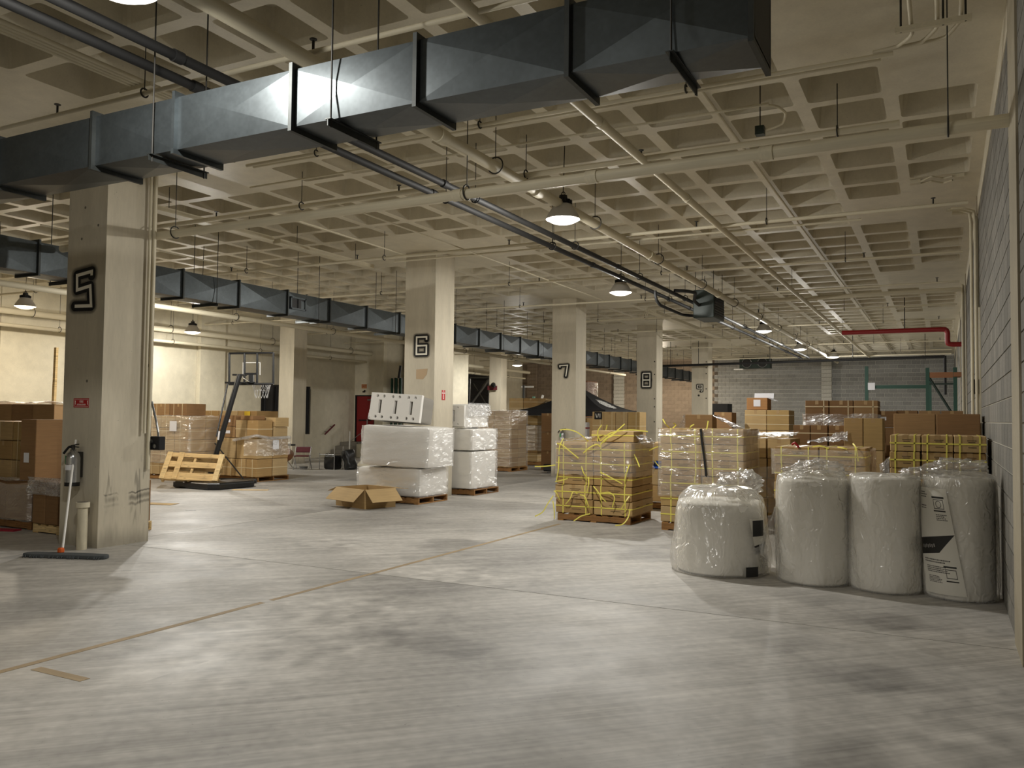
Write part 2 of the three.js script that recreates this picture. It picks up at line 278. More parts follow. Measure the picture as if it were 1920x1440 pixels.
{ // left wall, cast in panels with open joints
  const w = struct('wall_left', span(-21.5, -21.04, 0, 5.3, -7.2, 26.9), M.slab, 'cream painted concrete wall along the left side', 'wall');
  const js = [-7.2, -2, 3.6, 8.2, 12.6, 16.6, 18.8, 21.65];
  for (let i = 0; i < js.length - 1; i++) part('wall_panel', span(-21.06, -21, 0, W.ceil + 0.3, js[i] + 0.008, js[i + 1] - 0.008), M.wall, w);
  part('wall_panel', span(-21.06, -21, 0, 0.89, 21.65, 24.2), M.wallGrey, w); part('wall_panel', span(-21.06, -21, 2.66, 5.2, 21.65, 24.2), M.wallGrey, w);
  part('wall_panel', span(-21.06, -21, 0, 5.2, 24.2, 26.9), M.wallGrey, w);
  part('wall_pier', span(-21, -20.86, 0, 5.2, 18.83, 19.85), M.wall, w, 'wide shallow pier on the left wall');
  const o = thing('dock_opening', 'black unlit opening in the left wall behind the round back column', 'opening', [-21.03, 0.89, 22.9]); o.userData = { kind: 'structure', label: 'black curtained opening in the left wall beside a square column', category: 'opening' };
  part('curtain', bx(0.02, 1.77, 2.5, 0.006, 0.885, 0), M.black, o);
  for (let k = 0; k < 5; k++) part('curtain_fold', rod([0.03, 0.05, -1.1 + k * 0.55], [0.03, 1.7, -1.05 + k * 0.55], 0.05, 6), M.blackSoft, o);
  // vestibule with the red door
  const v = struct('wall_vestibule', [span(-21.2, -20.97, 0, 5.2, 26.8, 27.3), span(-20.0, -19.6, 0, 5.2, 26.8, 27.3), span(-20.97, -20.0, 2.42, 5.2, 26.8, 27.3), span(-20.97, -20.0, 0, 0.56, 26.8, 27.3), span(-21.2, -19.6, 0, 5.2, 27.3, 33.4)], M.wallGrey, 'painted vestibule wall around the red exit door', 'wall');
  part('trim', span(-19.62, -19.59, 0, 5.1, 26.79, 27.0), M.wall, v);
  struct('wall_left_rear', [span(-26.6, -22.6, 0, 5.3, 30.9, 31.2), span(-23, -22.6, 0, 5.3, 31, 34), span(-23, -22.6, 0, 5.3, 41.2, 45.2), span(-23, -22.6, 3.9, 5.3, 34, 41.2)], M.wallGrey, 'painted left wall of the rear aisle', 'wall');
  const d = thing('rolling_door', 'dark ribbed rolling door in the rear left wall', 'door', [-22.75, 0, 37.6]); d.userData.kind = 'structure';
  for (let k = 0; k < 26; k++) part('slat', bx(0.04, 0.145, 7.2, 0, 0.075 + k * 0.15, 0), M.blackSoft, d);
  const dr = thing('door_1', 'dark red metal exit door above the landing', 'door', [-20.485, 0.57, 26.86]); dr.userData.kind = 'structure';
  part('door_leaf', bx(0.86, 1.8, 0.05, 0.02, 0.905, 0), M.redDoor, dr);
  part('door_frame', [bx(0.05, 1.85, 0.1, -0.46, 0.92, 0), bx(0.05, 1.85, 0.1, 0.47, 0.92, 0), bx(0.97, 0.05, 0.1, 0, 1.83, 0)], M.black, dr);
  part('door_closer', bx(0.16, 0.05, 0.06, 0.22, 1.66, -0.05), M.steel, dr); part('push_bar', bx(0.6, 0.05, 0.05, 0.02, 0.85, -0.05), M.blackSoft, dr);
  const st = thing('stairs', 'dark concrete steps rising to the red exit door', 'stairs', [-20.55, 0, 25.1]); st.userData.kind = 'structure';
  for (let k = 0; k < 4; k++) part('step', span(-0.44, 0.42, 0, 0.142 * (k + 1), 0.28 * k, k === 3 ? 1.69 : 0.28 * (k + 1)), M.slab, st);
  part('cheek_wall', span(0.43, 0.95, 0, 0.5, 0.75, 1.69), M.wall, st, 'low cream wall beside the steps');
  const hr = thing('handrail', 'brown wooden handrail slanting up the left wall by the steps', 'handrail', [-20.93, 0.88, 24.9]);
  part('rail', rod([0.05, 0, 0], [0.05, 0.36, 0.56], 0.03), M.maroon, hr); part('bracket', rod([-0.06, 0.09, 0.12], [0.05, 0.09, 0.12], 0.012), M.darkIron, hr); part('bracket', rod([-0.06, 0.28, 0.44], [0.05, 0.28, 0.44], 0.012), M.darkIron, hr);
  const gr = thing('guard_rail', 'pale pipe guard posts at the stair landing', 'railing', [-20.1, 0, 25.4]);
  part('post', rod([0, 0, 0], [0, 1.0, 0], 0.025), M.white, gr); part('post', rod([0.05, 0.5, 1.0], [0.05, 1.45, 1.0], 0.02), M.steel, gr); part('rail', rod([0, 0.6, 0], [0.05, 1.1, 1.0], 0.012), M.steel, gr);
}

// ---------- signs and sprayed numbers ----------
function sprayTex(strokes, seed) {
  return canvasTex(256, 320, (c, w, h) => {
    c.clearRect(0, 0, w, h); c.lineJoin = 'round'; c.lineCap = 'round';
    const go = (lw, style) => { c.lineWidth = lw; c.strokeStyle = style; for (const s of strokes) { c.beginPath(); s.forEach(([x, y], i) => { const X = 56 + x * (w - 112), Y = 56 + y * (h - 112); i ? c.lineTo(X, Y) : c.moveTo(X, Y); }); c.stroke(); } };
    for (let k = 0; k < 9; k++) go(96 - k * 4.5, 'rgba(16,15,13,0.085)');
    go(56, 'rgba(14,13,12,0.97)'); c.lineCap = 'butt'; c.lineJoin = 'miter'; go(19, 'rgba(232,227,212,1)');
  });
}
const DIGITS = { 5: [[[0.88, 0.14], [0.88, 0.03], [0.1, 0.1], [0.12, 0.5], [0.82, 0.42], [0.9, 0.96], [0.02, 0.94]]], 6: [[[0.92, 0.2], [0.92, 0.04], [0.08, 0.04], [0.08, 0.96], [0.92, 0.96], [0.92, 0.5], [0.08, 0.5]]], 7: [[[0.1, 0.22], [0.06, 0.08], [0.92, 0.04], [0.74, 0.97]]], 8: [[[0.05, 0.03], [0.95, 0.03], [0.95, 0.97], [0.05, 0.97], [0.05, 0.03]], [[0.05, 0.5], [0.95, 0.5]]], 9: [[[0.9, 0.5], [0.08, 0.5], [0.08, 0.04], [0.92, 0.04], [0.92, 0.93], [0.7, 0.97]]] };
function panel(w, h) { return new THREE.PlaneGeometry(w, h); }
const number = (d, parent, x, y, w, h) => { const m = part('sprayed_number', panel(w * 1.72, h * 1.5), std({ map: sprayTex(DIGITS[d]), transparent: true, roughness: 0.85 }), parent, `black sprayed number ${d} with a pale stencil core`); m.position.set(x, y, 0.358); return m; };
const colName = { 5: 'large nearest cream concrete column sprayed with number 5', 6: 'cream concrete column sprayed with number 6', 7: 'cream concrete column sprayed with number 7', 8: 'cream concrete column sprayed with number 8', 9: 'distant cream concrete column sprayed with number 9' };
function column(n, D, mat, w, x) {
  const c = new THREE.Group(); c.name = numbered('column'); c.position.set(x, 0, -(D + w / 2)); scene.add(c);
  part('shaft', new THREE.BoxGeometry(w, W.ceil, w).translate(0, W.ceil / 2, 0), mat === M.colDirty ? [mat, M.col[1], M.col[1], M.col[1], M.col[2], M.col[1]] : mat, c); return c;
}
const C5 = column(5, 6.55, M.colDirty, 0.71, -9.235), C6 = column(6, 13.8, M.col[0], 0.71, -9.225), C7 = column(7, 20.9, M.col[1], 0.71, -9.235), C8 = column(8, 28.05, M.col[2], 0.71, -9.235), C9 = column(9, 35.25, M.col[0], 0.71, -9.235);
[[C5, 5, -9.26, 3.095, 0.36, 0.46], [C6, 6, -9.18, 3.0, 0.29, 0.38], [C7, 7, -9.24, 2.89, 0.28, 0.34], [C8, 8, -9.24, 2.96, 0.3, 0.5], [C9, 9, -9.24, 2.93, 0.24, 0.3]].forEach(([c, d, x, y, w, h]) => { c.userData = { kind: 'structure', label: colName[d], category: 'column' }; number(d, c, x - c.position.x, y, w, h); });
[[20.9, 'square cream column in the second row behind the basketball hoop'], [28.05, 'second-row cream column directly behind column six'], [35.25, 'slim distant cream column left of column seven'], [13.8, 'second-row cream column directly behind column five']].forEach(([D, label], i) => { const c = column(0, D, M.col[i % 3], 0.62, -19.19); c.userData = { kind: 'structure', label, category: 'column' }; });
{ // bolt holes and an old patch
  for (const y of [3.6, 3.15, 2.3, 2.02, 1.5]) part('bolt_hole', rod([0.29, y, -0.36], [0.29, y, -0.353], 0.022, 8), M.darkIron, C8);
  for (const y of [4.05, 3.55, 2.9, 2.5, 3.8]) part('bolt_hole', rod([0.27, y, -0.36], [0.27, y, -0.353], 0.028, 8), M.darkIron, C9);
  part('bolt_hole', rod([-0.05, 2.62, -0.36], [-0.05, 2.62, -0.353], 0.045, 8), M.darkIron, C9);
  for (const [x, y] of [[-0.05, 4.1], [-0.1, 3.72], [0.08, 1.98], [0.2, 3.86]]) part('chip', new THREE.CircleGeometry(0.018, 7).translate(x, y, 0.357), M.joint, C5);
  const sh = new THREE.Shape([[-0.13, 0.1], [0.14, 0.11], [0.12, 0], [0.03, -0.1], [-0.13, -0.09]].map(([x, y]) => new THREE.Vector2(x, y)));
  part('bare_patch', new THREE.ExtrudeGeometry(sh, { depth: 0.003, bevelEnabled: false }).translate(0.06, 2.43, 0.354), std({ color: 0xb79f80, roughness: 0.9 }), C6, 'bare tan patch where paint came off');
}
function signTex(w, h, draw) { return std({ map: canvasTex(w, h, draw), roughness: 0.5 }); }
{
  const s5 = single('fire_sign', bx(0.29, 0.11, 0.004), M.white, 'red and white fire extinguisher sign on column five', 'sign'); s5.position.set(-9.24, 1.716, -6.547);
  const f = part('sign_face', panel(0.29, 0.11), signTex(384, 144, (c, w, h) => { c.fillStyle = '#a8131b'; c.fillRect(0, 0, w, h); c.fillStyle = '#efece6'; c.fillRect(18, 16, w - 36, h - 32); c.fillStyle = '#a8131b'; c.fillRect(22, 20, w - 44, h - 40); c.fillStyle = '#efece6'; c.font = 'bold 46px sans-serif'; c.textAlign = 'center'; c.fillText('FIRE', w / 2, 68); c.font = 'bold 30px sans-serif'; c.fillText('EXTINGUISHER', w / 2, 108); for (const x of [44, w - 44]) { c.beginPath(); c.moveTo(x - 12, 50); c.lineTo(x + 12, 50); c.lineTo(x, 30); c.fill(); c.fillRect(x - 6, 48, 12, 50); } }), s5); f.position.z = 0.0025;
  const s6 = single('fire_sign', bx(0.004, 0.2, 0.13), M.white, 'tall red fire extinguisher sign on side of column six', 'sign'); s6.position.set(-8.867, 2.03, -14.14);
  const f6 = part('sign_face', panel(0.13, 0.2), signTex(192, 288, (c, w, h) => { c.fillStyle = '#b0141c'; c.fillRect(0, 0, w, h); c.fillStyle = '#efece6'; c.fillRect(8, 84, w - 16, 16); c.font = 'bold 44px sans-serif'; c.textAlign = 'center'; c.fillText('FIRE', w / 2, 46); c.font = 'bold 22px sans-serif'; c.fillText('EXTINGUISHER', w / 2, 76); c.fillRect(80, 130, 34, 90); c.fillRect(88, 112, 18, 20); c.beginPath(); c.moveTo(60, 228); c.lineTo(134, 228); c.lineTo(97, 268); c.fill(); }), s6); f6.rotation.y = Math.PI / 2; f6.position.x = 0.0025;
  const ex = single('exit_sign', bx(0.29, 0.2, 0.03), M.white, 'exit sign above the red door', 'sign'); ex.position.set(-20.5, 2.77, -26.78);
  const fe = part('sign_face', panel(0.27, 0.18), signTex(192, 128, (c, w, h) => { c.fillStyle = '#b98a5c'; c.fillRect(0, 0, w, h); c.fillStyle = '#8e2c22'; c.font = 'bold 84px sans-serif'; c.textAlign = 'center'; c.fillText('EXIT', w / 2, 94); }), ex); fe.position.z = 0.016;
  const em = thing('emergency_lamp', 'small dark emergency lamp above the red door', 'lamp', [-20.5, 2.55, 26.74]); part('housing', chbox(0.1, 0.05, 0.06, 0.01), M.black, em); part('head', rod([0.03, 0, -0.03], [0.1, 0.05, -0.06], 0.03), M.black, em);
}

// ---------- high-bay lamps ----------
const bell = new THREE.LatheGeometry([[0.085, 0.2], [0.11, 0.19], [0.15, 0.13], [0.2, 0.05], [0.215, 0.01], [0.213, 0.0], [0.205, 0.012], [0.19, 0.05], [0.14, 0.13], [0.1, 0.18], [0.085, 0.185]].map(([x, y]) => new THREE.Vector2(x, y)), 28);
function lamp(x, y, D, warm, label, power = 1) {
  const g = thing('high_bay_lamp', label, 'lamp', [x, y, D], 'high bay lamps hung from the waffle ceiling');
  part('reflector', bell, M.reflector, g);
  part('lamp_lens', new THREE.SphereGeometry(0.2, 28, 10, 0, Math.PI * 2, Math.PI * 0.5, Math.PI * 0.5).scale(1, 0.4, 1).translate(0, 0.02, 0), warm ? M.lensWarm : M.lens, g);
  const fins = [new THREE.CylinderGeometry(0.09, 0.1, 0.06, 18).translate(0, 0.225, 0)]; for (let k = 0; k < 10; k++) fins.push(moved(new THREE.BoxGeometry(0.23, 0.05, 0.006), 0, 0.22, 0, k * Math.PI / 10)); fins.push(new THREE.CylinderGeometry(0.05, 0.06, 0.06, 12).translate(0, 0.28, 0));
  part('driver_housing', fins, M.black, g);
  part('hanging_loop', new THREE.TorusGeometry(0.025, 0.006, 6, 12).translate(0, 0.33, 0), M.darkIron, g);
  part('cable', rod([0, 0.33, 0], [0.02, 5.31 - y, 0], 0.006, 6), M.darkIron, g);
  const l = new THREE.PointLight(warm ? LAMP_WARM : LAMP_COOL, LAMP_CD * power, 0, 2); l.castShadow = true; l.shadow.radius = 4; l.position.y = 0.005; g.add(l);       // set inside the drop lens, cut off by the bell above
}
lamp(-4.3, 4.12, 3.22, 0, 'lit lamp at the top left edge, above the near duct', 0.5);
lamp(-4.25, 4.1, 9.55, 0, 'largest lit lamp, hanging below the thick cream pipe');
lamp(-5.55, 4.04, 15.25, 0, 'second lit lamp, beside the black pipes before the green heater');
lamp(-4.48, 4.1, 24.0, 0, 'lit lamp beyond the green heater, nearest of the far three');
lamp(-4.47, 4.1, 30.6, 0, 'lit lamp between the two others of the far three', 1.2);
lamp(-4.0, 4.22, 36.4, 0, 'farthest lit lamp before the grey block wall', 1.3);
lamp(-18.9, 3.91, 16.75, 0, 'lit lamp above the left pallets by the pale wall', 0.85);
lamp(-18.2, 3.95, 11.45, 1, 'lamp half hidden by the pipe at the left edge', 0.65);
lamp(-16.9, 3.92, 33.1, 0, 'small lit lamp between columns six and seven');
lamp(-4.3, 4.1, -3.3, 0, 'lamp above and behind the viewpoint', 0.45);
lamp(-12.85, 3.82, 11.6, 0, 'lamp hidden by the long duct before column six');
lamp(-12.75, 4.0, 41, 1, 'warm lamp in the rear left aisle hidden behind column eight', 1.5);

// ================= DUCTS, PIPES, HEATERS =================
function ductSection(len, w, h, out = 0.022) {       // along x, centred; every side cross-broken into a shallow pyramid
  const T = [], L = len / 2, a = h / 2, b = w / 2;
  const face = (c, u, v, n) => { const P = [[-1, -1], [1, -1], [1, 1], [-1, 1]].map(([i, j]) => [0, 1, 2].map((k) => c[k] + i * u[k] + j * v[k])), m = [0, 1, 2].map((k) => c[k] + n[k] * out); for (let k = 0; k < 4; k++) T.push([P[k], P[(k + 1) % 4], m]); };
  face([0, 0, b], [L, 0, 0], [0, a, 0], [0, 0, 1]); face([0, 0, -b], [-L, 0, 0], [0, a, 0], [0, 0, -1]); face([0, -a, 0], [L, 0, 0], [0, 0, b], [0, -1, 0]); face([0, a, 0], [L, 0, 0], [0, 0, -b], [0, 1, 0]);
  return soup(T);
}
function flangeGeo(w, h, t = 0.028, p = 0.035) { const W2 = w + 2 * p, H2 = h + 2 * p; return merge([bx(t, p, W2, 0, h / 2 + p / 2, 0), bx(t, p, W2, 0, -h / 2 - p / 2, 0), bx(t, h, p, 0, 0, w / 2 + p / 2), bx(t, h, p, 0, 0, -w / 2 - p / 2)]); }
function trapeze(parent, s, w, h, top, reach) {      // hanger bar below the duct with a rod each side (duct local: s along x)
  part('hanger_bar', [bx(0.045, 0.006, w + reach, s, -h / 2 - 0.02, 0), bx(0.006, 0.045, w + reach, s, -h / 2 - 0.043, 0)], M.zincDark, parent);
  for (const k of [-1, 1]) part('hanger_rod', rod([s, -h / 2 - 0.07, k * (w + reach - 0.06) / 2], [s, top, k * (w + reach - 0.06) / 2], 0.006, 6), M.darkIron, parent);
}
{ // near duct, across the hall
  const yb = 3.5, h = 0.385, w = 0.4, D = 4.15 + w / 2, y = yb + h / 2;
  const g = thing('air_duct', 'large galvanised rectangular air duct crossing above the near hall', 'duct', [0, y, D]);
  const X = [-0.83, -1.82, -2.82, -3.8, -4.9, -5.8, -7.05, -8.2, -9.4, -10.6, -12];
  for (let i = 0; i < X.length - 1; i++) { const len = X[i] - X[i + 1]; part('duct_section', ductSection(len, w, h), M.zinc, g).position.x = (X[i] + X[i + 1]) / 2; }
  X.forEach((x, i) => { part('flange', flangeGeo(w, h), i === 4 ? M.zinc : M.zincDark, g).position.x = x; });
  part('end_cap', bx(0.012, h + 0.02, w + 0.02, -0.822, 0, 0), M.black, g, 'black end of the duct');
  for (const s of [-1.23, -3.45, -5.1, -8.0, -11]) trapeze(g, s, w, h, W.ceil - y, 0.14);
}
{ // far duct, along the hall
  const h = 0.43, w = 0.46, y = 3.5 + h / 2, x = -11 - w / 2;
  const g = thing('air_duct', 'long galvanised air duct running away between the column rows', 'duct', [x, y, 0], undefined, Math.PI / 2);
  // local x runs along +D after the quarter turn
  const S = []; for (let d = 4.64; d < 42; d += 1.22) S.push(d);
  const sec = ductSection(1.22, w, h, 0.024);
  for (let i = 0; i < S.length - 1; i++) part('duct_section', sec, M.zinc, g).position.x = (S[i] + S[i + 1]) / 2;
  S.forEach((d) => { part('flange', flangeGeo(w, h), M.zincDark, g).position.x = d; });
  for (let d = 5; d < 41; d += 2.6) trapeze(g, d, w, h, W.ceil - y, 0.16);
  for (const d of [12.24, 25.9]) { const f = part('grille', [bx(0.42, 0.03, 0.03, d, 0.12, -w / 2 - 0.02), bx(0.42, 0.03, 0.03, d, -0.09, -w / 2 - 0.02), bx(0.03, 0.24, 0.03, d - 0.2, 0.015, -w / 2 - 0.02), bx(0.03, 0.24, 0.03, d + 0.2, 0.015, -w / 2 - 0.02)], M.zinc, g); part('grille_blades', [bx(0.37, 0.19, 0.005, d, 0.015, -w / 2 - 0.012), bx(0.012, 0.19, 0.02, d, 0.015, -w / 2 - 0.02)], M.black, f); }
}
function pipe(name, label, mat, a, b, r, o = {}) {
  const g = thing(name, label, o.category || 'pipe'), A = V(...a), B = V(...b), len = A.distanceTo(B), at = (t) => [0, 1, 2].map((k) => a[k] + (b[k] - a[k]) * t), axis = Math.abs(a[0] - b[0]) > Math.abs(a[2] - b[2]) ? 'x' : 'z';
  part('tube', rod(a, b, r, r > 0.03 ? 16 : 10), mat, g);
  if (o.couplings) for (const t of o.couplings) { const p = at(t), q = at(Math.min(1, t + (r * 2.2) / len)); part('coupling', rod(p, q, r * 1.22, 14), mat, g); }
  if (o.hang) for (let s = o.first ?? o.hang / 2; s < len; s += o.hang) {
    const p = at(s / len), top = o.top ?? W.ceil + 0.02; part('hanger_ring', ring(p[0], p[1] + r * 0.3, p[2], r * 1.25 + 0.012, 0.008, axis === 'x' ? 'x' : 'z'), mat === M.pipeBlack ? mat : M.darkIron, g);
    part('hanger_rod', rod([p[0], p[1] + r * 1.5, p[2]], [p[0], top, p[2]], 0.005, 5), M.darkIron, g);
  }
  if (o.heads) for (let s = o.headFirst || 1.3; s < len; s += o.heads) { const p = at(s / len); part('sprinkler_head', [rod(p, [p[0], p[1] + 0.09, p[2]], 0.011, 6), moved(new THREE.CylinderGeometry(0.03, 0.03, 0.006, 10), p[0], p[1] + 0.1, p[2])], M.darkIron, g); }
  return g;
}
pipe('drain_pipe', 'thick cream pipe running away above the largest lamp', M.pipeCream, [-4.26, 4.3, -6.9], [-4.3, 4.28, 40.6], 0.062, { hang: 2.9, first: 14.7, couplings: [0.19, 0.285, 0.33, 0.42, 0.52, 0.64] });
pipe('water_pipe', 'slimmer cream pipe running away right of the thick one', M.pipeCream, [-2.87, 4.4, -6.9], [-2.87, 4.4, 39.5], 0.044, { couplings: [0.2, 0.305, 0.37, 0.5, 0.62] });
pipe('heating_pipe', 'left one of the two black pipes running down the hall', M.pipeBlack, [-5.27, 4.2, -6.9], [-5.27, 4.2, 36.5], 0.038, { hang: 3.05, first: 15.3, couplings: [0.265, 0.345, 0.46, 0.6] });
pipe('heating_pipe', 'right one of the two black pipes running down the hall', M.pipeBlack, [-4.98, 4.22, -6.9], [-4.98, 4.22, 36.5], 0.038, { hang: 3.05, first: 15.5, couplings: [0.255, 0.34, 0.47, 0.62] });
pipe('main_pipe', 'cream main pipe crossing from column five to the right wall', M.pipeCream, [-10.85, 3.865, 7.32], [0.45, 3.83, 7.06], 0.05, { hang: 4.3, first: 2.3, couplings: [0.14, 0.57, 0.7, 0.84] });
pipe('branch_pipe', 'cream pipe crossing just above and behind the main pipe', M.pipeCream, [-20.5, 4.415, 8.66], [-0.35, 4.42, 8.58], 0.032, { hang: 3.4, first: 2.6, heads: 3.2, headFirst: 1.6 });
[[4.9, 'over the near duct'], [12.0, 'in front of the head of column six'], [15.45, 'behind column six'], [18.72, 'before column seven'], [22.3, 'just behind column seven'], [25.6, 'beyond the green heater'], [28.95, 'at the head of column eight'], [32.2, 'between columns eight and nine'], [36.2, 'nearest the grey far wall']].forEach(([D, where], i) =>
  pipe('sprinkler_pipe', `thin cream sprinkler line crossing the ceiling ${where}`, M.pipeCream, [-20.6, 4.4, D], [i ? 0.3 : -1.2, 4.4, D], i === 1 ? 0.026 : 0.021, { hang: 3.3, first: 1.2 + (i % 3) * 0.7, heads: 3.1, headFirst: 0.8 + (i % 2) * 1.1 }));
pipe('conduit', 'cream conduit crossing in front of column six under the sprinkler line', M.pipeCream, [-8.9, 4.42, 12.45], [-1.0, 4.42, 12.5], 0.016);
pipe('conduit', 'lower of two cream conduits clamped under the ceiling near the duct end', M.pipeCream, [-7.6, 4.66, 7.5], [-0.35, 4.66, 7.5], 0.02, { hang: 2.2 });
pipe('conduit', 'upper of two cream conduits clamped under the ceiling near the duct end', M.pipeCream, [-7.6, 4.68, 7.62], [-0.45, 4.68, 7.62], 0.02);
pipe('conduit', 'thin cream conduit crossing the ceiling before the branch pipe', M.pipeCream, [-8.4, 4.7, 8.36], [-1.5, 4.7, 8.3], 0.013);
pipe('conduit', 'long thin conduit along a ceiling rib toward the red pipe', M.pipeCream, [-2.1, 4.845, 4.0], [-2.1, 4.845, 41], 0.016);
pipe('conduit', 'thin conduit running away left of the black pipes', M.pipeCream, [-7.15, 4.42, 8.6], [-7.2, 4.42, 19], 0.013);
pipe('conduit', 'thin conduit running away toward column six', M.pipeCream, [-8.3, 4.42, 8.6], [-8.35, 4.42, 11.9], 0.013);
pipe('conduit', 'thin conduit running away above the far duct', M.pipeCream, [-12.4, 4.5, 8], [-12.4, 4.5, 30], 0.013);
pipe('fire_pipe', 'thick pale pipe crossing the ceiling behind the green heater', M.pipeCream, [-4.2, 4.45, 20.4], [0.35, 4.45, 20.2], 0.05);
pipe('left_pipe', 'cream pipe running away just left of the far duct', M.pipeCream, [-14.3, 3.8, 5], [-14.3, 3.8, 40], 0.055, { hang: 3.4, first: 2.1 });
pipe('left_pipe', 'thick cream pipe high along the left wall', M.pipeCream, [-20.2, 4.06, -6], [-20.2, 4.06, 41], 0.08, { hang: 4.2 });
pipe('left_pipe', 'thin cream pipe lower along the left wall', M.pipeCream, [-20.45, 3.74, -6], [-20.45, 3.74, 41], 0.045, { hang: 3.6, top: 4.9 });
{ // red and black pipes at the far right
  const g = thing('fire_main', 'dark red fire pipe dropping to the right wall', 'pipe');
  part('tube', rod([-2.45, 4.0, 24.25], [-0.06, 4.0, 24.2], 0.062, 16), M.pipeRed, g);
  part('elbow', bend([[-0.08, 4.0, 24.2], [0.06, 3.99, 24.2], [0.1, 3.9, 24.2], [0.1, 3.7, 24.2], [0.12, 3.62, 24.2], [0.22, 3.6, 24.2], [0.5, 3.6, 24.2]], 0.064, 14, 40), M.pipeRed, g);
  part('hanger_rod', rod([-0.9, 4.05, 24.22], [-0.9, 4.9, 24.22], 0.012), M.darkIron, g);
  const b = thing('black_pipe', 'black pipe crossing in front of the far block wall', 'pipe');
  part('tube', rod([-10.75, 3.86, 34.55], [0.05, 4.0, 34.3], 0.05, 12), M.pipeBlack, b); part('drop', rod([0.05, 4.03, 34.3], [0.05, 2.6, 34.3], 0.05, 12), M.pipeBlack, b);
  for (const x of [-10.3, -9.1, -6.2, -3.1, -0.6]) part('hanger_rod', rod([x, 3.9, 34.5], [x, 4.9, 34.5], 0.012), M.darkIron, b);
  const c = thing('white_pipe', 'thin white pipe crossing just above the black far pipe', 'pipe'); part('tube', rod([-10, 4.4, 38.6], [0.3, 4.4, 38.4], 0.03, 8), M.pipeCream, c);
  // conduits dropping at the right wall near the second pilaster
  const d = thing('conduit_bundle', 'bundle of pale conduits dropping down the right wall', 'conduit');
  for (const [x, D, r, y0] of [[0.36, 13.3, 0.02, 0.3], [0.41, 13.22, 0.02, 0.3], [0.43, 13.5, 0.03, 1.2]]) part('conduit', bend([[x - 0.3, 4.62, D], [x - 0.06, 4.6, D], [x, 4.52, D], [x, 4.3, D], [x, y0, D]], r, 8, 30), M.pipeCream, d);
  part('box', bx(0.08, 0.2, 0.16, 0.42, 2.1, 13.35), M.darkIron, d);
  const e = thing('conduit_bundle', 'pale conduits rising at the third wall pilaster', 'conduit');
  for (const [x, D] of [[0.38, 20.5], [0.4, 20.7]]) part('conduit', rod([x, 0.3, D], [x, 4.6, D], 0.025), M.pipeCream, e);
  // tray with bent conduits, top right corner
  const t = thing('conduit_rack', 'pale perforated strut with bent conduits at the top right', 'conduit');
  part('strut', bx(0.52, 0.04, 0.045, -0.05, 4.62, 6.98), M.pipeCream, t);
  for (const x of [-0.27, 0.02, 0.17]) part('hanger_rod', rod([x, 4.6, 6.98], [x, 4.9, 6.98], 0.008), M.darkIron, t);
  for (const [x, k] of [[-0.2, 0], [-0.02, 0.03], [0.14, 0.05]]) part('conduit', bend([[-0.5, 4.7, 7.5], [x - 0.12, 4.68, 7.42], [x, 4.66 + k, 7.2], [x, 4.67, 6.98], [x, 4.67, 5.6]], 0.016, 8, 30), M.pipeCream, t);
  const j = thing('junction_box', 'small green junction box fed by a curved conduit under the ceiling', 'junction box'); part('box', bx(0.09, 0.09, 0.09, -1.67, 4.6, 8.76), M.greenDark, j); part('conduit', bend([[-2.3, 4.7, 8.32], [-1.62, 4.71, 8.32], [-1.44, 4.7, 8.4], [-1.38, 4.67, 8.55], [-1.44, 4.63, 8.72], [-1.62, 4.6, 8.76]], 0.014, 8, 30), M.pipeCream, j); part('hanger_rod', rod([-1.67, 4.64, 8.76], [-1.67, 5.2, 8.76], 0.006), M.darkIron, j);
  const k = thing('cable_whip', 'wavy cable between two pale boxes on the ceiling by the right wall', 'cable'); part('box', bx(0.13, 0.05, 0.1, -0.32, 4.85, 12.45), M.pipeCream, k); part('box', bx(0.13, 0.05, 0.16, 0.2, 4.85, 12.4), M.pipeCream, k); part('cable', bend([[-0.25, 4.84, 12.4], [-0.12, 4.84, 12.2], [0.02, 4.84, 12.35], [0.13, 4.84, 12.3]], 0.012), M.pipeCream, k); part('cable', bend([[-0.25, 4.84, 12.5], [-0.12, 4.84, 12.45], [0.02, 4.84, 12.6], [0.13, 4.84, 12.5]], 0.012), M.pipeCream, k);
  const tr = thing('conduit_tray', 'bundle of cream conduits running away at the upper left', 'conduit');
  for (let i = 0; i < 4; i++) part('conduit', rod([-6.62 + i * 0.055, 4.62, -6], [-6.62 + i * 0.055, 4.62, 6.2], 0.022), M.pipeCream, tr);
  for (const D of [2.2, 5.1]) part('strut', bx(0.42, 0.04, 0.04, -6.56, 4.585, D), M.pipeCream, tr);
  for (const [x, D0, D1, w] of [[-10.15, 8.0, 10.6, 'nearer'], [-10.15, 10.75, 13.4, 'farther']]) { const f = thing('strip_light', `${w} unlit cream strip light channel left of column six`, 'strip light'); part('channel', bx(0.16, 0.07, D1 - D0, x, 4.58, (D0 + D1) / 2), M.pipeCream, f); part('end_plate', bx(0.17, 0.08, 0.01, x, 4.58, D0), M.pipeCream, f); for (const D of [D0 + 0.5, D1 - 0.5]) part('hanger_rod', rod([x, 4.6, D], [x, 4.95, D], 0.005), M.darkIron, f); }
  { const f = thing('strip_light', 'long unlit cream strip light channel beyond column seven', 'strip light'); part('channel', bx(0.22, 0.08, 9, -7.05, 4.52, 26.4), M.pipeCream, f); for (const D of [23, 27, 30]) part('hanger_rod', rod([-7.05, 4.55, D], [-7.05, 4.9, D], 0.006), M.darkIron, f); for (let q = 0; q < 3; q++) part('loose_wire', bend([[-7.1 + q * 0.06, 4.5, 21.9], [-7.15 + q * 0.06, 4.54, 21.6], [-7.2 + q * 0.06, 4.35, 21.5]], 0.008), M.pipeCream, f); }
}
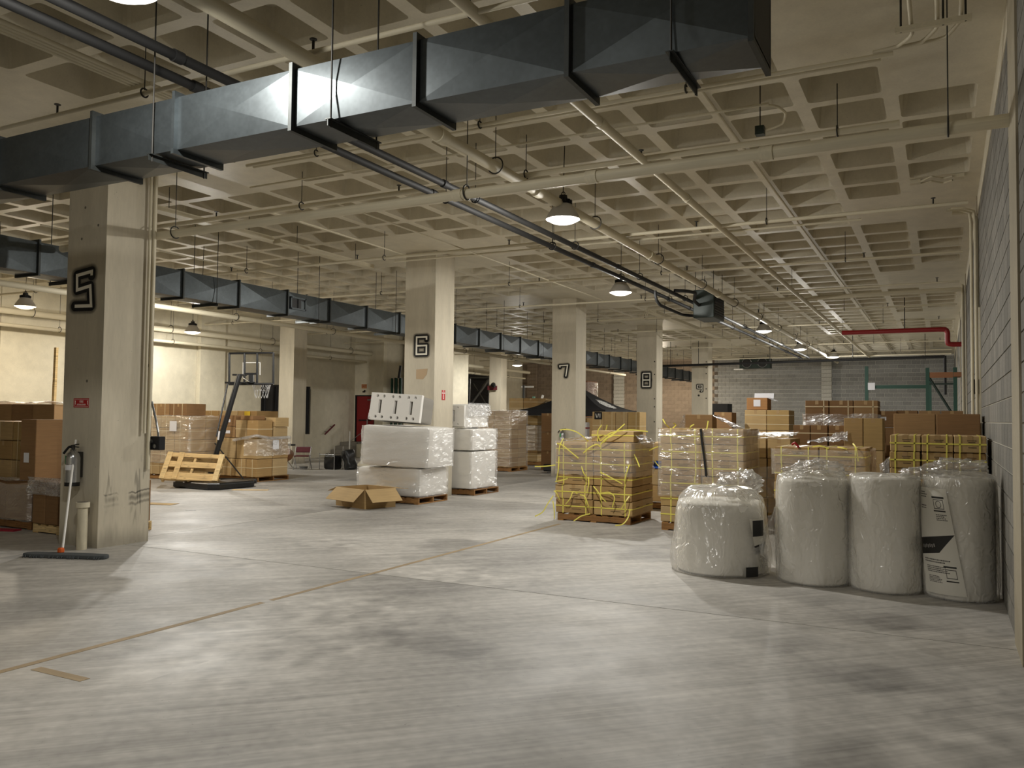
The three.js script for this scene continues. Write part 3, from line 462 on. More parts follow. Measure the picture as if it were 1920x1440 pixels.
{ // green unit heater with its piping
  const g = thing('unit_heater', 'dark green unit heater hanging beside the black pipes', 'heater', [-4.66, 3.83, 18.55]);
  part('cabinet', chbox(0.46, 0.62, 0.95, 0.012).clone().translate(0, 0.31, 0), M.greenDark, g);
  const lou = part('louver_frame', bx(0.01, 0.52, 0.85, 0.232, 0.31, 0), M.black, g); for (let k = 0; k < 9; k++) part('louver', bx(0.02, 0.008, 0.84, 0.24, 0.09 + k * 0.055, 0, 0, 0, 0.5), M.blackSoft, lou);
  for (const [x, D] of [[-0.2, -0.4], [0.2, -0.4], [-0.2, 0.4], [0.2, 0.4]]) part('hanger_rod', rod([x, 0.62, D], [x, 1.07, D], 0.007), M.darkIron, g);
  part('supply_pipe', bend([[-0.22, 0.4, 16.6 - 18.55], [-0.05, 0.41, 16.8 - 18.55], [0.05, 0.42, 17.2 - 18.55], [-0.05, 0.3, 17.5 - 18.55], [-0.1, 0.28, 18.1 - 18.55]], 0.035), M.pipeBlack, g);
  part('return_pipe', bend([[-0.5, 0.36, 16.2 - 18.55], [-0.5, 0.2, 16.25 - 18.55], [-0.48, 0.1, 16.5 - 18.55], [-0.46, 0.08, 18 - 18.55], [-0.4, 0.1, 18.4 - 18.55], [-0.25, 0.1, 18.5 - 18.55]], 0.032), M.pipeBlack, g);
  const e = thing('fan_cooler', 'dark twin fan unit under the ceiling before the far wall', 'heater', [-8.35, 4.15, 42.6]);
  part('cabinet', chbox(1.5, 0.55, 0.5, 0.01).clone().translate(0, 0.3, 0), M.greenDark, e); for (const s of [-0.38, 0.38]) { part('fan_guard', new THREE.TorusGeometry(0.23, 0.015, 6, 20).translate(s, 0.3, 0.27), M.steel, e); part('fan', new THREE.CylinderGeometry(0.22, 0.22, 0.02, 20).rotateX(Math.PI / 2).translate(s, 0.3, 0.255), M.black, e); }
  for (const x of [-0.6, 0.6]) part('hanger_rod', rod([x, 0.5, 0], [x, 1.15, 0], 0.012), M.darkIron, e); part('drain_pan', bx(0.45, 0.06, 0.4, -0.75, -0.03, -0.3), M.white, e);
}
// ---------- column five fittings ----------
{
  const g = thing('conduit_bundle', 'conduit and cable running down the back edge of column five', 'conduit');
  part('conduit', rod([-8.852, 0.9, 7.2], [-8.852, 4.62, 7.2], 0.022), M.pipeCream, g); part('conduit', bend([[-8.83, 1.35, 7.12], [-8.83, 4.4, 7.12], [-8.8, 4.62, 7.1], [-8.6, 4.66, 7.12], [-7.6, 4.66, 7.3]], 0.018, 8, 40), M.pipeCream, g);
  part('cable', bend([[-8.86, 1.75, 7.24], [-8.84, 1.5, 7.3], [-8.8, 1.36, 7.3], [-8.77, 1.3, 7.28]], 0.014), M.steel, g); part('clamp', bx(0.03, 0.04, 0.03, -8.86, 2.2, 7.2), M.darkIron, g);
  const b = thing('control_box', 'black control box with two round knobs beside column five', 'control box', [-8.82, 1.14, 7.3]); part('case', chbox(0.2, 0.17, 0.1, 0.008).clone().translate(0, 0.085, 0), M.blackSoft, b);
  for (const [x, y, r] of [[-0.03, 0.11, 0.022], [0.03, 0.05, 0.026]]) part('knob', rod([x, y, -0.05], [x, y, -0.062], r, 14), M.steel, b);
  const s = thing('floor_standpipe', 'cream painted pipe stub with a collar at foot of column five', 'pipe', [-8.98, 0, 6.42]);
  part('stub', rod([0, 0, 0], [0, 0.52, 0], 0.058, 18), M.pipeCream, s); part('collar', new THREE.CylinderGeometry(0.078, 0.078, 0.06, 18).translate(0, 0.52, 0), M.pipeCream, s); part('dark_bore', new THREE.CylinderGeometry(0.06, 0.06, 0.005, 18).translate(0, 0.551, 0), M.joint, s);
}
function extinguisher(x, y, D, label, bright) {
  const g = thing('fire_extinguisher', label, 'extinguisher', [x, y, D]);
  part('cylinder', new THREE.LatheGeometry([[0, 0], [0.075, 0], [0.082, 0.02], [0.082, 0.33], [0.07, 0.38], [0.035, 0.41], [0.03, 0.43], [0, 0.43]].map(([a, b]) => new THREE.Vector2(a, b)), 22), bright ? M.chrome : M.chrome, g);
  part('base_band', new THREE.CylinderGeometry(0.084, 0.084, 0.045, 22).translate(0, 0.022, 0), M.black, g);
  part('label', new THREE.CylinderGeometry(0.0835, 0.0835, 0.1, 14, 1, true, -1.1, 0.9).translate(0, 0.31, 0), M.green, g, 'green instruction label'); part('label', new THREE.CylinderGeometry(0.0835, 0.0835, 0.06, 14, 1, true, -0.3, 1.2).translate(0, 0.22, 0), M.paper, g, 'pale paper tag');
  part('valve', [rod([0, 0.42, 0], [0, 0.475, 0], 0.02), bx(0.13, 0.012, 0.022, 0.03, 0.485, 0, 0, 0, 0.15), bx(0.12, 0.012, 0.022, 0.035, 0.465, 0, 0, 0, -0.1)], M.darkIron, g);
  part('hose', bend([[-0.01, 0.455, 0], [-0.06, 0.46, -0.01], [-0.1, 0.42, -0.02], [-0.13, 0.38, -0.03]], 0.014), M.blackSoft, g); part('bracket', bx(0.05, 0.3, 0.05, 0, 0.25, 0.09), M.darkIron, g);
}
extinguisher(-9.2, 0.73, 6.43, 'silver fire extinguisher hung on column five', 1); extinguisher(-9.2, 0.82, 20.78, 'silver fire extinguisher hung on column seven', 1);
{ // dust mop against column five
  const g = thing('dust_mop', 'wide grey dust mop leaning on column five', 'mop');
  const pts = []; const n = 40; for (let i = 0; i < n; i++) { const a = i / n * Math.PI * 2; pts.push(new THREE.Vector2(Math.sign(Math.cos(a)) * Math.pow(Math.abs(Math.cos(a)), 0.35) * 0.48, Math.sign(Math.sin(a)) * Math.pow(Math.abs(Math.sin(a)), 0.6) * 0.075 + Math.sin(i * 5.1) * 0.004)); }
  const head = new THREE.ExtrudeGeometry(new THREE.Shape(pts), { depth: 0.02, bevelEnabled: true, bevelSize: 0.012, bevelThickness: 0.01, bevelSegments: 2 }).rotateX(-Math.PI / 2).rotateY(0.36).translate(-8.62, 0.012, -5.98);
  head.computeVertexNormals(); part('mop_head', head, M.mop, g);
  const fr = []; const r = rng(5); for (let i = 0; i < 90; i++) { const t = -0.46 + r() * 0.92, s = r() < 0.5 ? -1 : 1, dx = Math.cos(0.36), dz = Math.sin(0.36); const bx0 = -8.62 + t * dx - s * 0.082 * dz, D0 = 5.98 + t * dz + s * 0.082 * dx; fr.push(rod([bx0, 0.03, D0], [bx0 + (r() - 0.5) * 0.03 - s * 0.01, 0.006, D0 + s * 0.02], 0.006, 5)); }
  part('fringe', fr, M.mop, g); g.children[g.children.length - 1].userData.kind = 'stuff';
  part('joint', chbox(0.06, 0.06, 0.06, 0.012).clone().translate(-8.74, 0.065, -6.0), M.orange, g, 'orange swivel joint');
  part('handle', rod([-8.74, 0.09, 6.02], [-9.27, 1.27, 6.51], 0.013), M.white, g, 'long pale handle');
}

// ================= PALLETS AND CARTONS =================
const boardCache = new Map(); const board = (w, h, d) => { const k = [w, h, d].join(); if (!boardCache.has(k)) boardCache.set(k, chbox(w, h, d, 0.004)); return boardCache.get(k); };
function pallet(x0, x1, D0, D1, label, mats = M.wood, y = 0, turn = 0) {
  const w = x1 - x0, d = D1 - D0, g = thing('pallet', label, 'pallet', [(x0 + x1) / 2, y, (D0 + D1) / 2], 'wooden pallets under the loads', turn), r = rng(Math.round(x0 * 100 + D0 * 37));
  const pick = () => mats[Math.floor(r() * mats.length)];
  for (const s of [-1, 0, 1]) { const m = part('stringer', board(w, 0.085, 0.04), pick(), g); m.position.set(0, 0.058, s * (d / 2 - 0.02)); }
  for (let k = 0; k < 7; k++) { const m = part('deck_board', board(0.1, 0.018, d), pick(), g); m.position.set(-w / 2 + 0.05 + k * (w - 0.1) / 6, 0.11, 0); }
  for (const k of [0, 0.5, 1]) { const m = part('bottom_board', board(0.1, 0.016, d), pick(), g); m.position.set(-w / 2 + 0.05 + k * (w - 0.1), 0.008, 0); }
  return g;
}
const geoCache = new Map(); const cached = (k, f) => { if (!geoCache.has(k)) geoCache.set(k, f()); return geoCache.get(k); };
function strapRing(w, h, d, plane, at, t = 0.016) {        // a band round a box: plane 'h' at height at, 'v' at offset at along x, 'd' at offset at along depth
  const p = 0.003;
  if (plane === 'h') return merge([bx(w + p * 2, t, 0.002, 0, at, -d / 2 - p), bx(w + p * 2, t, 0.002, 0, at, d / 2 + p), bx(0.002, t, d + p * 2, -w / 2 - p, at, 0), bx(0.002, t, d + p * 2, w / 2 + p, at, 0)]);
  if (plane === 'v') return merge([bx(t, h + p * 2, 0.002, at, 0, -d / 2 - p), bx(t, h + p * 2, 0.002, at, 0, d / 2 + p), bx(t, 0.002, d + p * 2, at, h / 2 + p, 0), bx(t, 0.002, d + p * 2, at, -h / 2 - p, 0)]);
  return merge([bx(0.002, h + p * 2, t, -w / 2 - p, 0, at), bx(0.002, h + p * 2, t, w / 2 + p, 0, at), bx(w + p * 2, 0.002, t, 0, h / 2 + p, at)]);
}
function carton(x, y, D, w, h, d, o) {                  // centre of the base
  const g = thing('carton', o.label, 'carton', [x, y, D], o.group || 'brown cartons stacked on pallets', o.turn || 0), mat = o.mat || M.card[0];
  const key = [w, h, d].map((v) => v.toFixed(3)).join();
  part('body', cached('b' + key, () => chbox(w, h, d, 0.006).clone().translate(0, h / 2, 0)), mat, g);
  if (o.tape !== false) part('tape', cached('t' + key, () => merge([bx(0.055, 0.001, d + 0.002, 0, h + 0.0005, 0), bx(0.055, 0.07, 0.001, 0, h - 0.035, -d / 2 - 0.0008), bx(0.055, 0.07, 0.001, 0, h - 0.035, d / 2 + 0.0008)])), M.tapeClear, g);
  if (o.print) part('printed_text', cached('p' + key, () => merge([bx(w * 0.3, 0.008, 0.001, w * 0.05, h * 0.72, -d / 2 - 0.001), bx(w * 0.22, 0.008, 0.001, w * 0.05, h * 0.62, -d / 2 - 0.001), bx(w * 0.26, 0.008, 0.001, w * 0.07, h * 0.3, -d / 2 - 0.001), bx(0.001, 0.01, d * 0.3, w / 2 + 0.001, h * 0.6, 0)])), M.print, g);
  const sm = o.straps === 'yellow' ? M.strapYellow : M.strapClear;
  if (o.straps) for (const [pl, at] of o.bands || [['h', 0.52], ['v', -0.27], ['v', 0.3]]) { const m = part('strap', cached('s' + pl + at + key, () => strapRing(w, h, d, pl, pl === 'h' ? (at - 0.5) * h : pl === 'v' ? at * w : at * d).translate(0, h / 2, 0)), sm, g); m.rotation.z = o.slant || 0; }
  if (o.sheet) { const [sx, sy, sw, sh, sm2] = o.sheet; part('label_sheet', bx(sw, sh, 0.0015, sx, sy, -d / 2 - 0.004), sm2 || M.paper, g, 'pasted paper label'); }
  if (o.sheetSide) { const [sd, sy, sw, sh] = o.sheetSide; part('label_sheet', bx(0.0015, sh, sw, w / 2 + 0.004, sy, sd), M.paper, g, 'pasted paper label'); }
  return g;
}
const ORD = ['bottom', 'second', 'third', 'fourth', 'fifth', 'sixth', 'seventh', 'eighth'];
function stack(o) {          // nx by nz cartons in ny layers; front face at D0, cartons of the front row first
  const out = [], r = rng(o.seed || 1), nx = o.nx, ny = o.ny, nz = o.nz || 1, w = (o.x1 - o.x0) / nx, d = o.d, cols = nx === 1 ? [''] : nx === 2 ? ['left', 'right'] : nx === 3 ? ['left', 'middle', 'right'] : ['far left', 'inner left', 'inner right', 'far right', 'outer right'];
  for (let j = 0; j < ny; j++) for (let k = 0; k < nz; k++) for (let i = 0; i < nx; i++) {
    if (o.skip && o.skip(i, j, k)) continue;
    const lay = ny === 1 ? '' : j === ny - 1 ? 'top layer, ' : `${ORD[j]} layer, `, where = [lay + (nz > 1 ? ['front', 'middle', 'back'][k === nz - 1 ? 2 : k] + ' ' : '') + cols[i]].join('').trim();
    const jit = o.jit ?? 0.008, h = o.h, y = o.y0 + 0.004 + j * h;
    out.push(carton(o.x0 + (i + 0.5) * w + (r() - 0.5) * jit, y, o.D0 + (k + 0.5) * d + (r() - 0.5) * jit, w - 0.014, h - 0.009, d - 0.014, { mat: o.mats[Math.floor(r() * o.mats.length)], straps: o.straps, bands: o.bands, print: o.print, tape: o.tape, turn: (r() - 0.5) * (o.wob ?? 0.006), slant: 0, label: `${o.tone || 'brown'} carton, ${where}${where ? ', ' : ''}${o.on}`, group: o.group }));
  }
  return out;
}
const NZ = (a, b, o) => vn(a, b, 4096, 4096, o) - 0.5;
function filmShell(w, h, d, o = {}) {           // a wrinkled sleeve of stretch film round a load, base at y = 0
  const n = 96, m = Math.max(16, Math.round(h * 64)), pos = [], idx = [], uv = [], amp = (o.amp ?? 0.016) * 1.1, out = o.out ?? 0.012, sd = o.seed || 0, per = 2 * (w + d);
  for (let j = 0; j <= m; j++) for (let i = 0; i <= n; i++) {
    let s = (i % n) / n * per, x, z, nx = 0, nz = 0;
    if (s < w) { x = -w / 2 + s; z = d / 2; nz = 1; } else if ((s -= w) < d) { x = w / 2; z = d / 2 - s; nx = 1; } else if ((s -= d) < w) { x = w / 2 - s; z = -d / 2; nz = -1; } else { s -= w; x = -w / 2; z = -d / 2 + s; nx = -1; }
    const y = h * j / m, q = (i % n) / n * 24, e = out + amp * (NZ(q * 0.6 + sd * 7, y * 15 + NZ(q * 0.5, y * 3, 4) * 7, 3) + 0.5) + amp * 0.35 * NZ(q * 1.3 + sd, y * 29 + NZ(q * 0.8, y * 4, 6) * 5, 9);
    let yy = y + 0.03 * NZ(q * 1.1 + sd * 3, j === 0 ? 2 : 8, 5) * (j === 0 || j === m ? 1 : 0);
    pos.push(x + nx * e, yy, z + nz * e); uv.push((i / n) * per, y);
  }
  for (let j = 0; j < m; j++) for (let i = 0; i < n; i++) { const a = j * (n + 1) + i, b = a + 1, c = a + n + 1, e = c + 1; idx.push(a, b, e, a, e, c); }
  const g = new THREE.BufferGeometry(); g.setAttribute('position', new THREE.Float32BufferAttribute(pos, 3)); g.setAttribute('uv', new THREE.Float32BufferAttribute(uv, 2)); g.setIndex(idx); g.computeVertexNormals(); return g;
}
function wrap(x0, x1, D0, D1, y0, y1, label, seed, o = {}) { const m = single('stretch_wrap', filmShell(x1 - x0, y1 - y0, D1 - D0, { seed, ...o }), M.film, label, 'plastic film', 'stretch film round the loads'); m.position.set((x0 + x1) / 2, y0, -(D0 + D1) / 2); return m; }
function sheetFilm(pts, cols, rows, mat, label, name = 'plastic_sheet') {          // loose crumpled film over a grid of four corners [x,y,D]
  const [A, B, C, E] = pts.map((p) => V(...p)), pos = [], uv = [], idx = [];
  const nrm = B.clone().sub(A).cross(E.clone().sub(A)).normalize();
  for (let j = 0; j <= rows; j++) for (let i = 0; i <= cols; i++) { const u = i / cols, v = j / rows, p = A.clone().lerp(B, u).lerp(E.clone().lerp(C, u), v).addScaledVector(nrm, 0.06 * NZ(u * 7, v * 4 + u * 3, 4) + 0.03 * NZ(u * 19, v * 9, 6)); pos.push(p.x, p.y, p.z); uv.push(u, v); }
  for (let j = 0; j < rows; j++) for (let i = 0; i < cols; i++) { const a = j * (cols + 1) + i; idx.push(a, a + 1, a + cols + 2, a, a + cols + 2, a + cols + 1); }
  const g = new THREE.BufferGeometry(); g.setAttribute('position', new THREE.Float32BufferAttribute(pos, 3)); g.setAttribute('uv', new THREE.Float32BufferAttribute(uv, 2)); g.setIndex(idx); g.computeVertexNormals(); return single(name, g, mat, label, 'plastic film');
}
// loose strap: adds a curled yellow ribbon (world [x,y,D] points) to a carton
function loose(c, pts, facing = [0, 0, 1], mat = M.strapYellow) { const g = ribbon(pts, 0.017, facing); c.updateMatrixWorld(true); g.applyMatrix4(c.matrixWorld.clone().invert()); part('loose_strap', g, mat, c, 'loose curling strap end'); }

// --- pallet of torn yellow straps, in front of column seven ---
{
  const x0 = -5.4, x1 = -4.2, D0 = 12.02, on = 'on pallet with torn yellow straps';
  pallet(x0, x1, D0, D0 + 1.0, 'pallet under the load with torn yellow straps');
  const yb = [['h', 0.5], ['v', -0.3], ['v', 0.32]];
  const S = stack({ x0: x0 - 0.03, x1: x1 + 0.03, D0: D0 - 0.02, d: 0.52, nx: 2, ny: 5, nz: 2, y0: 0.122, h: 0.222, mats: M.card, straps: 'yellow', bands: yb, print: true, on, seed: 11, jit: 0.03, wob: 0.05 });
  const top = carton(-4.55, 1.236, 12.4, 0.68, 0.17, 0.5, { mat: M.card[2], straps: 'yellow', bands: [['h', 0.6], ['v', -0.35]], label: 'single small carton on top of pallet with torn yellow straps', turn: 0.03 });
  wrap(x0 - 0.02, x1 + 0.02, D0 - 0.02, D0 + 1.02, 0.72, 1.24, 'stretch film round upper half of load with torn yellow straps', 3, { amp: 0.03, out: 0.016 });
  sheetFilm([[-5.4, 1.27, 12.1], [-4.75, 1.31, 12.1], [-4.75, 1.3, 12.95], [-5.4, 1.25, 12.95]], 16, 14, M.filmLoose, 'crumpled film over top left of the torn-strap load');
  sheetFilm([[-4.22, 1.38, 12.2], [-4.1, 1.2, 12.25], [-4.1, 1.22, 12.95], [-4.22, 1.38, 12.6]], 10, 10, M.filmLoose, 'crumpled film hanging at top right of the torn-strap load');
  const F = D0 - 0.05, r = rng(3), c = (i, j) => S[j * 4 + i];
  loose(top, [[-4.95, 1.24, F + 0.2], [-5.1, 1.38, F + 0.1], [-5.25, 1.42, F + 0.05], [-5.35, 1.41, F]]);
  loose(top, [[-4.72, 1.25, F + 0.12], [-4.75, 1.38, F + 0.08], [-4.66, 1.5, F + 0.02]]); loose(top, [[-4.6, 1.3, F + 0.1], [-4.45, 1.4, F + 0.08], [-4.3, 1.52, F + 0.06]]); loose(top, [[-4.7, 1.26, F + 0.1], [-4.5, 1.38, F], [-4.2, 1.43, F], [-3.95, 1.41, F + 0.1]]);
  loose(top, [[-4.62, 1.22, F], [-4.52, 1.32, F - 0.03], [-4.4, 1.4, F - 0.02]]); loose(top, [[-4.66, 1.2, F], [-4.58, 1.28, F - 0.04], [-4.44, 1.35, F - 0.03]]); loose(top, [[-4.62, 1.42, F + 0.1], [-4.58, 1.5, F + 0.05]]);
  loose(c(0, 4), [[-5.4, 1.2, F], [-5.3, 1.18, F - 0.03], [-5.15, 1.08, F - 0.04], [-5.02, 0.98, F - 0.02]]); loose(c(0, 4), [[-4.95, 1.06, F], [-4.85, 1.14, F - 0.03], [-4.72, 1.2, F - 0.02], [-4.66, 1.16, F]]); loose(c(0, 4), [[-5.36, 1.02, F], [-5.34, 1.16, F - 0.02], [-5.3, 1.28, F + 0.02]]);
  loose(c(0, 3), [[-5.4, 0.62, F], [-5.36, 0.8, F - 0.02], [-5.36, 1.0, F]]); loose(c(0, 3), [[-4.98, 0.86, F], [-4.93, 0.76, F - 0.03], [-4.88, 0.68, F]]); loose(c(1, 3), [[-4.28, 0.66, F], [-4.22, 0.84, F - 0.02], [-4.2, 0.92, F]]);
  loose(c(1, 3), [[-4.66, 0.78, F - 0.02], [-4.5, 0.72, F - 0.05], [-4.3, 0.62, F - 0.03]]); loose(c(1, 4), [[-4.18, 1.06, D0 + 0.1], [-4.12, 0.98, D0 + 0.05], [-4.06, 0.88, D0]]); loose(c(1, 3), [[-4.12, 0.94, D0 + 0.9], [-3.98, 0.86, D0 + 0.7], [-3.86, 0.8, D0 + 0.6]]);
  loose(c(1, 4), [[-4.14, 1.1, D0 + 0.7], [-4.0, 1.16, D0 + 0.65], [-3.84, 1.18, D0 + 0.6]]);
  loose(c(0, 2), [[-5.42, 0.6, F], [-5.3, 0.63, F - 0.03], [-5.2, 0.66, F - 0.02]]); loose(c(0, 2), [[-4.86, 0.7, F], [-4.84, 0.58, F - 0.04], [-4.88, 0.46, F - 0.02]]); loose(c(1, 2), [[-4.78, 0.56, F], [-4.7, 0.5, F - 0.04], [-4.62, 0.4, F - 0.05], [-4.56, 0.33, F - 0.02]]);
  loose(c(0, 1), [[-5.44, 0.46, F], [-5.38, 0.42, F - 0.03], [-5.34, 0.32, F]]); loose(c(0, 1), [[-5.24, 0.26, F], [-5.14, 0.36, F - 0.05], [-5.1, 0.46, F - 0.03], [-5.04, 0.43, F]]); loose(c(0, 1), [[-5.0, 0.42, F], [-4.9, 0.4, F - 0.05], [-4.84, 0.26, F - 0.04], [-4.82, 0.2, F]]); loose(c(1, 1), [[-4.66, 0.46, F], [-4.5, 0.48, F - 0.04], [-4.42, 0.42, F - 0.05], [-4.46, 0.26, F - 0.02]]);
  loose(c(1, 1), [[-4.2, 0.44, F], [-4.24, 0.36, F - 0.05], [-4.32, 0.24, F - 0.02]]); loose(c(1, 0), [[-4.18, 0.24, F - 0.02], [-4.2, 0.12, F - 0.06], [-4.26, 0.03, F - 0.12], [-4.36, 0.006, F - 0.16]]); loose(c(0, 0), [[-5.46, 0.3, F], [-5.42, 0.16, F - 0.03], [-5.42, 0.02, F - 0.02]]); loose(c(0, 0), [[-4.82, 0.14, F - 0.02], [-4.95, 0.1, F - 0.06], [-5.06, 0.02, F - 0.1]]);
  loose(c(0, 1), [[-5.45, 0.38, F], [-5.52, 0.26, F - 0.05], [-5.6, 0.12, F - 0.08], [-5.72, 0.05, F - 0.1]]); loose(c(0, 3), [[-5.42, 0.86, F], [-5.56, 0.84, F - 0.05], [-5.74, 0.83, F - 0.08]]);
}
// --- cartons on the blue pallet just behind ---
{
  const g = pallet(-4.85, -3.85, 14.4, 15.3, 'dark pallet low under plain cartons behind the torn-strap load');
  stack({ x0: -4.85, x1: -3.85, D0: 14.4, d: 0.45, nx: 2, ny: 2, nz: 2, y0: 0.122, h: 0.3, mats: M.card, tape: false, on: 'below the blue plastic pallet', seed: 21 });
  const b = thing('plastic_pallet', 'bright blue plastic pallet lying between carton layers', 'pallet', [-4.35, 0.722, 14.85]); for (const s of [-0.42, 0, 0.42]) part('skid', bx(1.0, 0.03, 0.1, 0, 0.015, s), M.blue, b); for (const s of [-0.44, 0, 0.44]) for (const t of [-0.4, 0, 0.4]) part('block', chbox(0.12, 0.08, 0.1, 0.01).clone().translate(s, 0.06, t), M.blue, b); part('deck', chbox(1.02, 0.025, 0.92, 0.006).clone().translate(0, 0.112, 0), M.blue, b);
  stack({ x0: -4.85, x1: -3.85, D0: 14.4, d: 0.9, nx: 1, ny: 1, y0: 0.848, h: 0.33, mats: [M.card[4]], tape: false, on: 'wide one standing on the blue plastic pallet', seed: 22 });
  part('rim', bx(1.0, 0.012, 0.02, 0, 0, 0), M.paper, g).position.set(0, 0.13, 0.47);
}
// --- strapped and wrapped stack left of the plastic rolls ---
{
  const x0 = -3.66, x1 = -2.46, D0 = 11.75, on = 'on wrapped pallet behind the widest roll';
  pallet(x0 + 0.02, x1, D0 + 0.02, D0 + 1.0, 'pallet under the wrapped stack behind the widest roll');
  stack({ x0, x1, D0, d: 0.5, nx: 2, ny: 6, nz: 2, y0: 0.122, h: 0.225, mats: M.card, straps: 'yellow', bands: [['h', 0.5], ['v', -0.24], ['v', 0.36]], print: true, on, seed: 31, jit: 0.02, wob: 0.02 });
  wrap(x0 - 0.01, x0 + 0.6, D0 - 0.01, D0 + 1.0, 0.5, 1.46, 'shiny stretch film round left half of stack behind the widest roll', 7, { amp: 0.028, out: 0.012 });
  wrap(x0 + 0.6, x1 + 0.01, D0 - 0.004, D0 + 1.0, 0.55, 1.46, 'stretch film round right half of stack behind the widest roll', 9, { amp: 0.01, out: 0.006 });
  part('slack_band', ribbon([[-3.06, 1.46, D0 - 0.03], [-3.04, 1.3, D0 - 0.035], [-3.0, 1.0, D0 - 0.03], [-2.98, 0.8, D0 - 0.03]], 0.03), M.plasticBlack, single('dark_band', ribbon([[-3.055, 1.47, D0 - 0.028], [-3.05, 1.4, D0 - 0.03], [-3.05, 1.36, D0 - 0.03]], 0.03), M.plasticBlack, 'dark band hanging down between the two halves of wrapped stack', 'strap'));
  const c = scene.children.filter((q) => q.name.startsWith('carton')).slice(-4); loose(c[0], [[-3.55, 1.47, D0 + 0.1], [-3.58, 1.53, D0], [-3.62, 1.6, D0]]); loose(c[0], [[-3.5, 1.47, D0 + 0.1], [-3.44, 1.52, D0 + 0.05], [-3.46, 1.54, D0]]); loose(c[0], [[-3.22, 1.46, D0], [-3.2, 1.5, D0 - 0.03], [-3.16, 1.53, D0]]); loose(c[1], [[-2.98, 1.46, D0], [-2.97, 1.52, D0], [-2.96, 1.58, D0]]);
}
